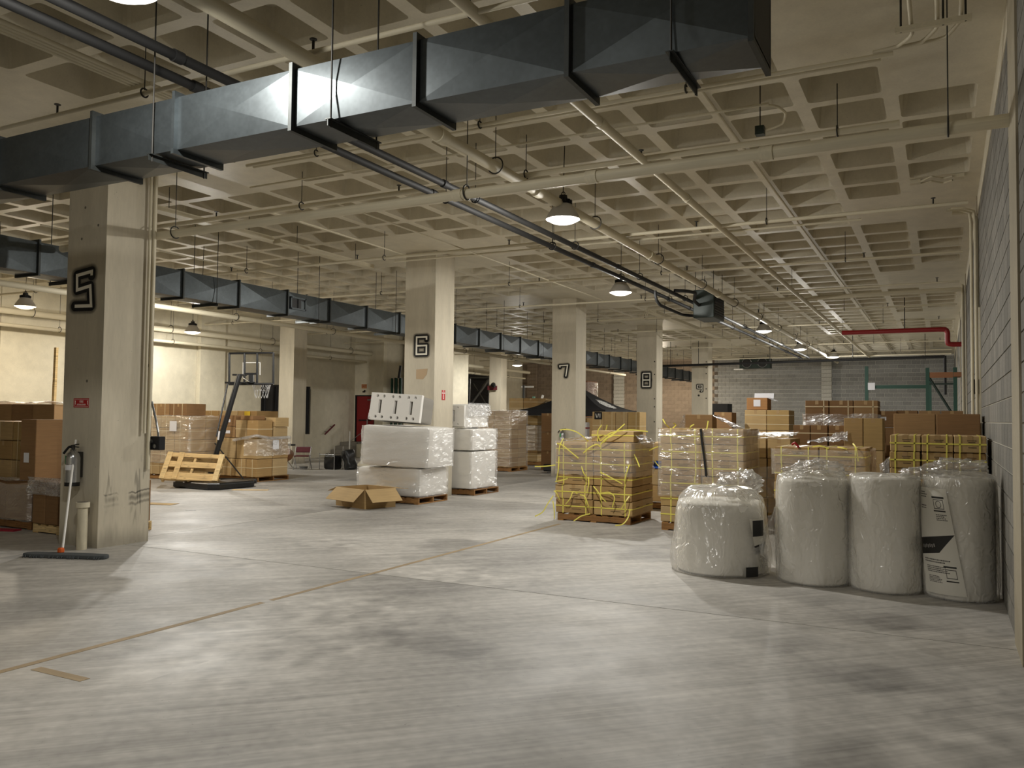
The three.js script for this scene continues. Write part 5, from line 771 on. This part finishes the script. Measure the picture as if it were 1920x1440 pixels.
// --- portable basketball hoop with a pallet laid on its base ---
{
  const g = thing('basketball_hoop', 'portable basketball hoop with clear backboard and black frame', 'basketball hoop');
  const sh = new THREE.Shape([[-14.75, 12.75], [-13.75, 12.72], [-13.6, 12.85], [-13.55, 13.75], [-13.75, 13.95], [-14.1, 13.8], [-14.2, 13.4], [-14.55, 13.35], [-14.75, 13.2]].map(([x, D]) => new THREE.Vector2(x, D)));
  part('base', new THREE.ExtrudeGeometry(sh, { depth: 0.07, bevelEnabled: true, bevelSize: 0.05, bevelThickness: 0.04, bevelSegments: 4 }).rotateX(-Math.PI / 2).translate(0, 0.042, 0), M.plasticBlack, g);
  part('rear_base', rod([-15.2, 0.06, 14.0], [-14.2, 0.06, 14.55], 0.06, 12), M.plasticBlack, g);
  part('pole', rod([-14.62, 0.1, 13.5], [-14.2, 2.5, 13.95], 0.06, 12), M.plasticBlack, g); part('brace', rod([-14.5, 1.1, 13.6], [-14.62, 2.3, 14.0], 0.02, 8), M.plasticBlack, g); part('brace', rod([-13.95, 0.15, 13.9], [-14.55, 0.95, 13.6], 0.015, 8), M.plasticBlack, g);
  part('collar', rod([-14.46, 1.0, 13.67], [-14.42, 1.25, 13.72], 0.065, 12), M.plasticBlack, g); part('decal', bx(0.05, 0.2, 0.004, -14.44, 1.12, 13.605, 0, 0, -0.17), M.paper, g);
  // backboard: local frame turned a little to face away
  const b = part('backboard', bx(1.04, 0.72, 0.01, 0, 0.36, 0), M.acrylic, g, 'clear acrylic backboard'); b.position.set(-14.28, 2.305, -14.4); b.rotation.y = -0.36 + 0.0; b.rotation.z = 0.02;
  b.rotation.y = 0.43;
  const fr = (x0, y0, x1, y1, r = 0.026) => part('frame_bar', rod([x0, y0, -0.012], [x1, y1, -0.012], r, 6), M.plasticBlack, b);
  fr(-0.52, 0, 0.52, 0, 0.028); fr(-0.52, 0.72, 0.52, 0.72); fr(-0.52, 0, -0.52, 0.72); fr(0.52, 0, 0.52, 0.72); fr(-0.16, 0, -0.16, 0.72); fr(0.14, 0, 0.14, 0.72); fr(-0.16, 0.24, 0.14, 0.24); fr(-0.62, 0.04, 0.1, 0.03, 0.022); fr(-0.44, 0.22, -0.1, 0.21, 0.022);
  part('mount', bx(0.1, 0.2, 0.08, 0.02, 0.12, -0.06), M.plasticBlack, b); part('arm', rod([-0.3, 0.22, -0.02], [0.02, 0.05, -0.2], 0.015), M.chrome, b); part('target_mark', [bx(0.4, 0.02, 0.002, 0.0, 0.5, 0.008), bx(0.02, 0.3, 0.002, 0.2, 0.36, 0.008), bx(0.02, 0.3, 0.002, -0.2, 0.36, 0.008)], M.white, b);
  const rim = part('rim', new THREE.TorusGeometry(0.22, 0.012, 8, 24).rotateX(Math.PI / 2).translate(0.12, 0.02, -0.34), M.orange, b, 'hoop rim'); 
  const net = []; for (let k = 0; k < 14; k++) { const a = k / 14 * Math.PI * 2, a2 = a + 0.45, p = (q, R, y) => [0.12 + Math.cos(q) * R, y, 0.34 + Math.sin(q) * R]; net.push(rod(p(a, 0.22, 0.02), p(a2, 0.17, -0.16), 0.005, 4), rod(p(a, 0.22, 0.02), p(a - 0.45, 0.17, -0.16), 0.005, 4), rod(p(a2, 0.17, -0.16), p(a + 0.1, 0.14, -0.32), 0.005, 4)); } part('net', net, M.netWhite, b);
  // pale pallet propped on the base
  const p = pallet(-0.55, 0.55, -0.3, 0.3, 'clean pale wooden pallet propped on basketball hoop base', M.woodPale); p.name = numbered('propped_pallet'); p.rotation.set(0, 0, 0);
  p.clear(); const pk = (k) => M.woodPale[k % 3];
  // a crate-like pallet: face toward the camera, cross boards over two rails
  for (const [x, k] of [[-0.5, 0], [-0.27, 1], [0.5, 2]]) { const m = part('cross_board', board(0.1, 0.74, 0.02), pk(k), p); m.position.set(x, 0.37, 0.1); }
  for (const [y, h] of [[0.68, 0.11], [0.42, 0.16], [0.1, 0.2]]) { const m = part('rail', board(1.08, h, 0.025), pk(Math.round(y * 10)), p); m.position.set(0.02, y, 0.075); }
  for (const x of [-0.5, 0, 0.5]) { const m = part('stringer', board(0.045, 0.72, 0.1), pk(1), p); m.position.set(x, 0.37, 0.01); }
  for (const y of [0.66, 0.4, 0.12]) { const m = part('back_board', board(1.08, 0.1, 0.02), pk(2), p); m.position.set(0.02, y, -0.05); }
  p.position.set(-14.35, 0.13, -12.72); p.rotation.order = 'YXZ'; p.rotation.y = 0.6; p.rotation.x = -0.74; p.rotation.z = -0.06; p.scale.set(1.1, 1, 1);
}
// --- folding chair, drums and oddments by the second-row column ---
{
  const g = thing('folding_chair', 'chrome folding chair with maroon seat beside the second-row column', 'chair', [-16.75, 0, 19.0], undefined, 0.5), w = 0.44;
  for (const s of [-1, 1]) { part('front_leg', rod([s * w / 2, 0, -0.22], [s * w / 2, 0.66, 0.12], 0.013), M.chrome, g); part('rear_leg', rod([s * w / 2, 0, 0.22], [s * w / 2, 0.42, -0.12], 0.013), M.chrome, g); }
  part('top_bend', rod([-w / 2, 0.66, 0.12], [w / 2, 0.66, 0.12], 0.013), M.chrome, g); part('stretcher', rod([-w / 2, 0.03, -0.21], [w / 2, 0.03, -0.21], 0.012), M.chrome, g);
  part('seat', chbox(0.42, 0.035, 0.38, 0.012).clone().translate(0, 0.4, 0.02), M.maroon, g, 'maroon padded seat'); part('backrest', chbox(0.42, 0.17, 0.03, 0.012).clone().rotateX(-0.3).translate(0, 0.58, -0.08), M.maroon, g, 'maroon padded back');
  const t = thing('tube_stand', 'chrome tube frame holding black bags beside the maroon chair', 'frame', [-16.2, 0, 19.6]); for (const [x, D] of [[-0.25, -0.2], [0.3, -0.2], [-0.25, 0.2], [0.3, 0.2]]) part('leg', rod([x, 0, D], [x, x > 0 ? 0.68 : 0.48, D], 0.013), M.chrome, t); part('rail', rod([-0.25, 0.44, -0.2], [0.3, 0.44, -0.2], 0.013), M.chrome, t);
  const d = single('black_case', lumpy(0.42, 0.42, 0.36, 21, 0.03, 8), M.plasticBlack, 'square black case under the chrome tube frame', 'case'); d.position.set(-16.15, 0.215, -19.65);
  const k = single('black_bag', lumpy(0.2, 0.56, 0.4, 23, 0.05, 8), M.plasticBlack, 'shiny black bag leaning right of the chrome frame', 'bag'); k.position.set(-15.66, 0.29, -19.8); k.rotation.z = 0.28;
  const dr = thing('drum', 'round brown drum on a chrome stand left of the maroon chair', 'drum', [-17.45, 0, 19.1]); part('shell', moved(new THREE.CylinderGeometry(0.18, 0.18, 0.2, 24).rotateX(Math.PI / 2 - 0.5), 0, 0.42, 0), M.orangeBeam, dr); part('stand_leg', rod([-0.2, 0, 0.1], [0.1, 0.3, 0], 0.012), M.chrome, dr); part('stand_leg', rod([0.22, 0, 0.05], [-0.05, 0.3, 0], 0.012), M.chrome, dr); part('pad', bx(0.3, 0.05, 0.2, 0, 0.7, 0.1), M.black, dr); part('post', rod([0, 0.3, 0.1], [0, 0.7, 0.1], 0.012), M.chrome, dr);
  const f = single('sheet_board', bx(0.5, 0.3, 0.02, 0, 0.14, 0, 0, -1.0), M.wallGrey, 'pale board lying before the stairs', 'board'); f.position.set(-16.3, -0.045, -21.4);
  const pan = single('metal_pan', new THREE.CylinderGeometry(0.13, 0.1, 0.09, 20).translate(0, 0.045, 0), M.steel, 'metal pan under the maroon folding chair', 'pan'); pan.position.set(-16.75, 0, -19.05);
}
// --- racking ---
{
  const z = 27.5, g = thing('pallet_rack', 'green pallet rack frame with orange beam by the far right wall', 'rack');
  for (const [x, D, n] of [[-0.42, z, 1], [0.3, z, 1], [-0.42, z + 4.6, 1]]) part('upright', bx(0.1, 3.2, 0.08, x, 1.6, D), M.greenRack, g);
  part('brace', rod([-0.4, 2.95, z], [0.3, 1.7, z], 0.04, 6), M.greenDark, g); part('cross_beam', bx(0.72, 0.05, 0.05, -0.06, 2.72, z), M.greenDark, g); part('shelf_beam', bx(0.86, 0.16, 0.06, 0.0, 2.98, z), M.orangeBeam, g, 'orange beam'); part('shelf_end', bx(0.2, 0.12, 0.4, 0.36, 2.98, z - 0.1), M.orangeBeam, g);
  const h = thing('pallet_rack', 'green rack upright and beam before grey far wall', 'rack'); part('upright', bx(0.1, 3.3, 0.1, -2.12, 1.65, 28), M.greenRack, h); part('beam', bx(1.6, 0.11, 0.05, -1.27, 2.66, 28), M.greenRack, h);
  const s = single('rack_sign', bx(0.2, 0.22, 0.01), M.paper, 'white square card hanging on the green rack beam', 'sign'); s.position.set(-1.98, 2.68, -27.93);
  const w = thing('scaffold', 'pale metal frame with crossed bars leaning in rear aisle', 'frame', [-21.1, 0, 37]); for (const [x0, y0, x1, y1, r] of [[-0.6, 0, -0.5, 3.6, 0.05], [0.6, 0, 0.6, 3.7, 0.05], [-0.5, 3.6, 0.6, 3.6, 0.05], [-0.5, 2.2, 0.6, 3.5, 0.08], [-0.3, 3.3, 0.5, 2.2, 0.03], [-0.9, 0, -0.9, 3.6, 0.04], [-0.9, 2.35, -0.5, 2.35, 0.03]]) part('bar', rod([x0, y0, 0], [x1, y1, 0], r, 6), M.steel, w);
  const r2 = thing('rack_upright', 'pale green rack uprights standing left of column seven', 'rack', [-18.9, 0, 39]); part('upright', bx(0.1, 3.3, 0.1, -0.6, 1.65, 0), M.steel, r2); part('upright', bx(0.12, 2.7, 0.1, -0.1, 1.35, 0, 0, 0, -0.06), std({ color: 0x6f9a8a, roughness: 0.5 }), r2); part('beam', bx(0.7, 0.08, 0.08, -0.4, 3.2, 0), M.white, r2); part('board', bx(0.12, 1.2, 0.03, 0.3, 2.2, 0, 0, 0, -0.35), M.white, r2);
  const gs = thing('rack_upright', 'bundle of dark green rack posts by the vestibule wall', 'rack', [-19.2, 0, 27.25]); for (let k = 0; k < 5; k++) part('post', bx(0.07, 3.1 + (k % 2) * 0.04, 0.07, -0.3 + k * 0.11, 1.55, (k % 2) * 0.08), k % 2 ? M.greenDark : M.greenRack, gs); part('hook', rod([0.02, 3.1, 0], [0.1, 3.6, 0], 0.05, 6), M.black, gs);
  const ls = thing('wall_speaker', 'dark reddish fixture on the slim distant column', 'fixture', [-19.25, 3.0, 35.1]); part('plate', bx(0.5, 0.2, 0.06, 0, 0, 0), M.maroon, ls); part('horn', rod([0.1, 0.15, -0.1], [0.3, 0.05, -0.3], 0.12, 10, 0.05), M.black, ls);
  const up = thing('tall_load', 'tall shrink-wrapped orange carton load behind the tent', 'carton load', [-13.6, 0, 32.5]); part('carton', chbox(1.1, 1.6, 1.1, 0.01).clone().translate(0, 0.8, 0), M.card[3], up); part('carton', chbox(1.1, 1.5, 1.1, 0.01).clone().translate(0, 2.4, 0), M.orangeBeam, up); part('film', filmShell(1.12, 1.4, 1.12, { seed: 44, amp: 0.03 }).translate(0, 1.7, 0), M.film, up);
  const dk = single('dark_cabinet', chbox(1.0, 2.4, 1.0, 0.01), M.blackSoft, 'tall dark cabinet right of column nine', 'cabinet'); dk.position.set(-10.1, 1.2, -42.5);
}
// --- big rolls of bubble wrap in plastic bags ---
function rollThing(label, x, D, R, h, o) {
  const g = thing('bubble_wrap_roll', label, 'plastic roll', [x, 0, D], 'bagged rolls along the right wall', o.turn || 0), n = 72, m = 34;
  const core = [[0, 0.01], [R - 0.03, 0.01], [R - 0.01, 0.03], [R - 0.01, h - 0.03], [R - 0.03, h], [R * 0.5, h + 0.004], [0.06, h], [0.05, h - 0.1], [0, h - 0.1]].map(([a, b]) => new THREE.Vector2(a, b)); part('roll', new THREE.LatheGeometry(core, 56), M.bubble, g, 'wound bubble wrap');
  const pos = [], uv = [], idx = [], sd = o.seed, prof = o.prof;        // bag: profile [radius factor, height] with folds deepening toward the gathered top
  for (let j = 0; j <= m; j++) for (let i = 0; i <= n; i++) {
    const t = j / m * (prof.length - 1), k = Math.min(prof.length - 2, Math.floor(t)), f = t - k, a = i / n * Math.PI * 2, ca = Math.cos(a), sa = Math.sin(a);
    const rr = prof[k][0] * (1 - f) + prof[k + 1][0] * f, y = prof[k][1] * (1 - f) + prof[k + 1][1] * f, fold = prof[k][2] * (1 - f) + prof[k + 1][2] * f;
    const w = NZ(ca * 3.1 + 40 + sd * 3, sa * 3.1 + y * 1.3 + 40, 3) + 0.55 * NZ(ca * 8 + 60 + y, sa * 8 + 60 + sd + y * 3, 6) + 0.3 * NZ(ca * 16 + 80 + y * 4, sa * 16 + 80 + sd, 9);
    const lean = o.lean ? o.lean(y) : [0, 0], q = R * rr + fold * (w + 0.15);
    pos.push(ca * q + lean[0], Math.max(0.004, y + fold * 0.6 * NZ(ca * 4 + 30, sa * 4 + 30 + sd, 5)), sa * q + lean[1]); uv.push(i / n * 2 * Math.PI * R, y);
  }
  for (let j = 0; j < m; j++) for (let i = 0; i < n; i++) { const a = j * (n + 1) + i; idx.push(a, a + 1, a + n + 2, a, a + n + 2, a + n + 1); }
  const bg = new THREE.BufferGeometry(); bg.setAttribute('position', new THREE.Float32BufferAttribute(pos, 3)); bg.setAttribute('uv', new THREE.Float32BufferAttribute(uv, 2)); bg.setIndex(idx); bg.computeVertexNormals();
  part('bag', bg, M.bag, g, 'thin clear plastic bag');
  if (o.knot) { const [kx, ky, kz, s] = o.knot; const kg = new THREE.SphereGeometry(1, 40, 28), p = kg.attributes.position; for (let i = 0; i < p.count; i++) { const X = p.getX(i), Y = p.getY(i), Z = p.getZ(i), e = 1 + 0.7 * NZ(X * 2.5 + 20 + sd, Y * 2.5 + Z * 2.5 + 20, 3) + 0.4 * NZ(X * 6 + 50, Y * 6 - Z * 6 + 50 + sd, 7); p.setXYZ(i, X * s[0] * e, Y * s[1] * e, Z * s[2] * e); } kg.computeVertexNormals(); kg.translate(kx, ky, kz); part('gathered_top', kg, M.bagTop, g, 'bunched bag mouth'); }
  return g;
}
function wrapPatch(g, R, a0, a1, y0, y1, skew, mat, name, label, lift = 0.035) {      // a printed band on the bag, following its round
  const n = 16, m = 10, pos = [], uv = [], idx = []; for (let j = 0; j <= m; j++) for (let i = 0; i <= n; i++) { const v = j / m, y = y0 + (y1 - y0) * v, a = a0 + (a1 - a0) * i / n + skew * (v - 0.5); pos.push(Math.sin(a) * (R + lift), y, Math.cos(a) * (R + lift)); uv.push(i / n, v); }
  for (let j = 0; j < m; j++) for (let i = 0; i < n; i++) { const a = j * (n + 1) + i; idx.push(a, a + 1, a + n + 2, a, a + n + 2, a + n + 1); }
  const q = new THREE.BufferGeometry(); q.setAttribute('position', new THREE.Float32BufferAttribute(pos, 3)); q.setAttribute('uv', new THREE.Float32BufferAttribute(uv, 2)); q.setIndex(idx); q.computeVertexNormals(); return part(name, q, mat, g, label);
}
function printTex(seed, dark) {
  return std({ roughness: 0.5, transparent: true, map: canvasTex(384, 768, (c, w, h) => {
    c.clearRect(0, 0, w, h); c.fillStyle = 'rgba(226,222,212,0.85)'; c.fillRect(0, 0, w, h); const r = rng(seed); c.fillStyle = '#1b1a18';
    const para = (x, y, k, len, th) => { for (let i = 0; i < k; i++) { let X = x; while (X < x + len * (0.7 + 0.3 * r())) { const q = 4 + r() * 12; c.fillRect(X, y + i * th * 2.1, q, th); X += q + 4; } } };
    c.fillRect(230, 60, 120, 14); c.strokeStyle = '#3b3936'; c.lineWidth = 5; c.strokeRect(244, 84, 92, 64); c.beginPath(); c.arc(290, 116, 24, 0, 7); c.stroke(); c.fillRect(234, 160, 112, 10); para(250, 190, 4, 100, 6);
    c.beginPath(); c.moveTo(0, 380); c.lineTo(w, 330); c.lineTo(220, 470); c.lineTo(0, 500); c.fill(); c.fillStyle = '#8d8b87'; c.font = 'bold 34px sans-serif'; c.save(); c.translate(30, 448); c.rotate(-0.12); for (let i = 0; i < 7; i++) { c.fillRect(i * 24, -22 + (i % 2) * 4, 14, 24); } c.restore();
    c.fillStyle = '#1b1a18'; para(40, 520, 2, 300, 8); para(60, 570, 4, 250, 6); c.fillRect(236, 560, 110, 12); c.strokeRect(250, 586, 86, 60); c.fillRect(240, 664, 104, 9); para(70, 640, 5, 150, 5); para(60, 30, 3, 120, 8); para(60, 130, 2, 90, 8);
  }) });
}
{
  const base = (h) => [[1.0, 0.0, 0.0], [1.06, 0.02, 0.02], [1.06, 0.12, 0.05], [1.03, h * 0.5, 0.035], [1.03, h * 0.85, 0.03], [1.0, h * 0.97, 0.03]];
  const r1 = rollThing('widest bagged bubble wrap roll, leftmost in the row', -2.13, 8.98, 0.46, 0.74, { seed: 1, prof: [[1.0, 0.0, 0.0], [1.12, 0.02, 0.03], [1.14, 0.14, 0.07], [1.06, 0.4, 0.04], [1.02, 0.64, 0.04], [0.94, 0.78, 0.05], [0.72, 0.87, 0.06], [0.35, 0.89, 0.06], [0.05, 0.88, 0.02]], knot: [0.24, 0.92, 0.05, [0.22, 0.15, 0.2]] });
  wrapPatch(r1, 0.46, 0.95, 1.35, 0.04, 0.6, -0.25, printTex(5), 'printed_band', 'printed strip on the bag', 0.05); wrapPatch(r1, 0.46, 0.9, 1.2, 0.42, 0.58, 0, M.plasticBlack, 'printed_mark', 'black printed patch', 0.055); wrapPatch(r1, 0.46, 0.72, 1.0, 0.02, 0.12, 0, M.plasticBlack, 'printed_mark', 'black printed patch', 0.075);
  const r2 = rollThing('tall bagged roll with bunched top, second from left in the row', -1.17, 8.86, 0.345, 1.02, { seed: 4, prof: [[1.0, 0, 0], [1.04, 0.02, 0.02], [1.05, 0.15, 0.045], [1.03, 0.5, 0.03], [1.0, 0.96, 0.03], [0.94, 1.05, 0.04], [0.6, 1.09, 0.05], [0.25, 1.1, 0.05], [0.05, 1.1, 0.02]], knot: [0.02, 1.09, 0.05, [0.25, 0.12, 0.2]] });
  sheetFilm([[-1.58, 0.62, 8.8], [-1.5, 0.75, 8.75], [-1.47, 0.08, 8.7], [-1.68, 0.25, 8.75]], 8, 14, M.bag, 'flap of bag film hanging left of the second roll');
  rollThing('tall bagged roll with flat top, third from left in the row', -0.505, 8.8, 0.322, 1.07, { seed: 8, prof: [[1.0, 0, 0], [1.04, 0.02, 0.02], [1.05, 0.15, 0.045], [1.03, 0.5, 0.03], [1.01, 1.0, 0.03], [0.97, 1.08, 0.03], [0.6, 1.1, 0.03], [0.2, 1.1, 0.03], [0.04, 1.1, 0.01]], knot: [0.3, 1.12, 0.1, [0.16, 0.05, 0.14]] });
  const r4 = rollThing('printed bagged roll leaning against the right wall', 0.12, 8.76, 0.3, 1.09, { seed: 12, prof: [[1.0, 0, 0], [1.03, 0.02, 0.02], [1.04, 0.15, 0.03], [1.02, 0.5, 0.02], [1.0, 1.02, 0.02], [0.95, 1.11, 0.03], [0.6, 1.14, 0.03], [0.2, 1.15, 0.03], [0.04, 1.15, 0.01]], knot: [-0.02, 1.18, 0.08, [0.22, 0.09, 0.16]] });
  wrapPatch(r4, 0.3, -1.25, -0.1, 0.06, 1.0, -0.5, printTex(9), 'printed_band', 'black printing on the bag', 0.028);
}
renderer.render(scene, camera);
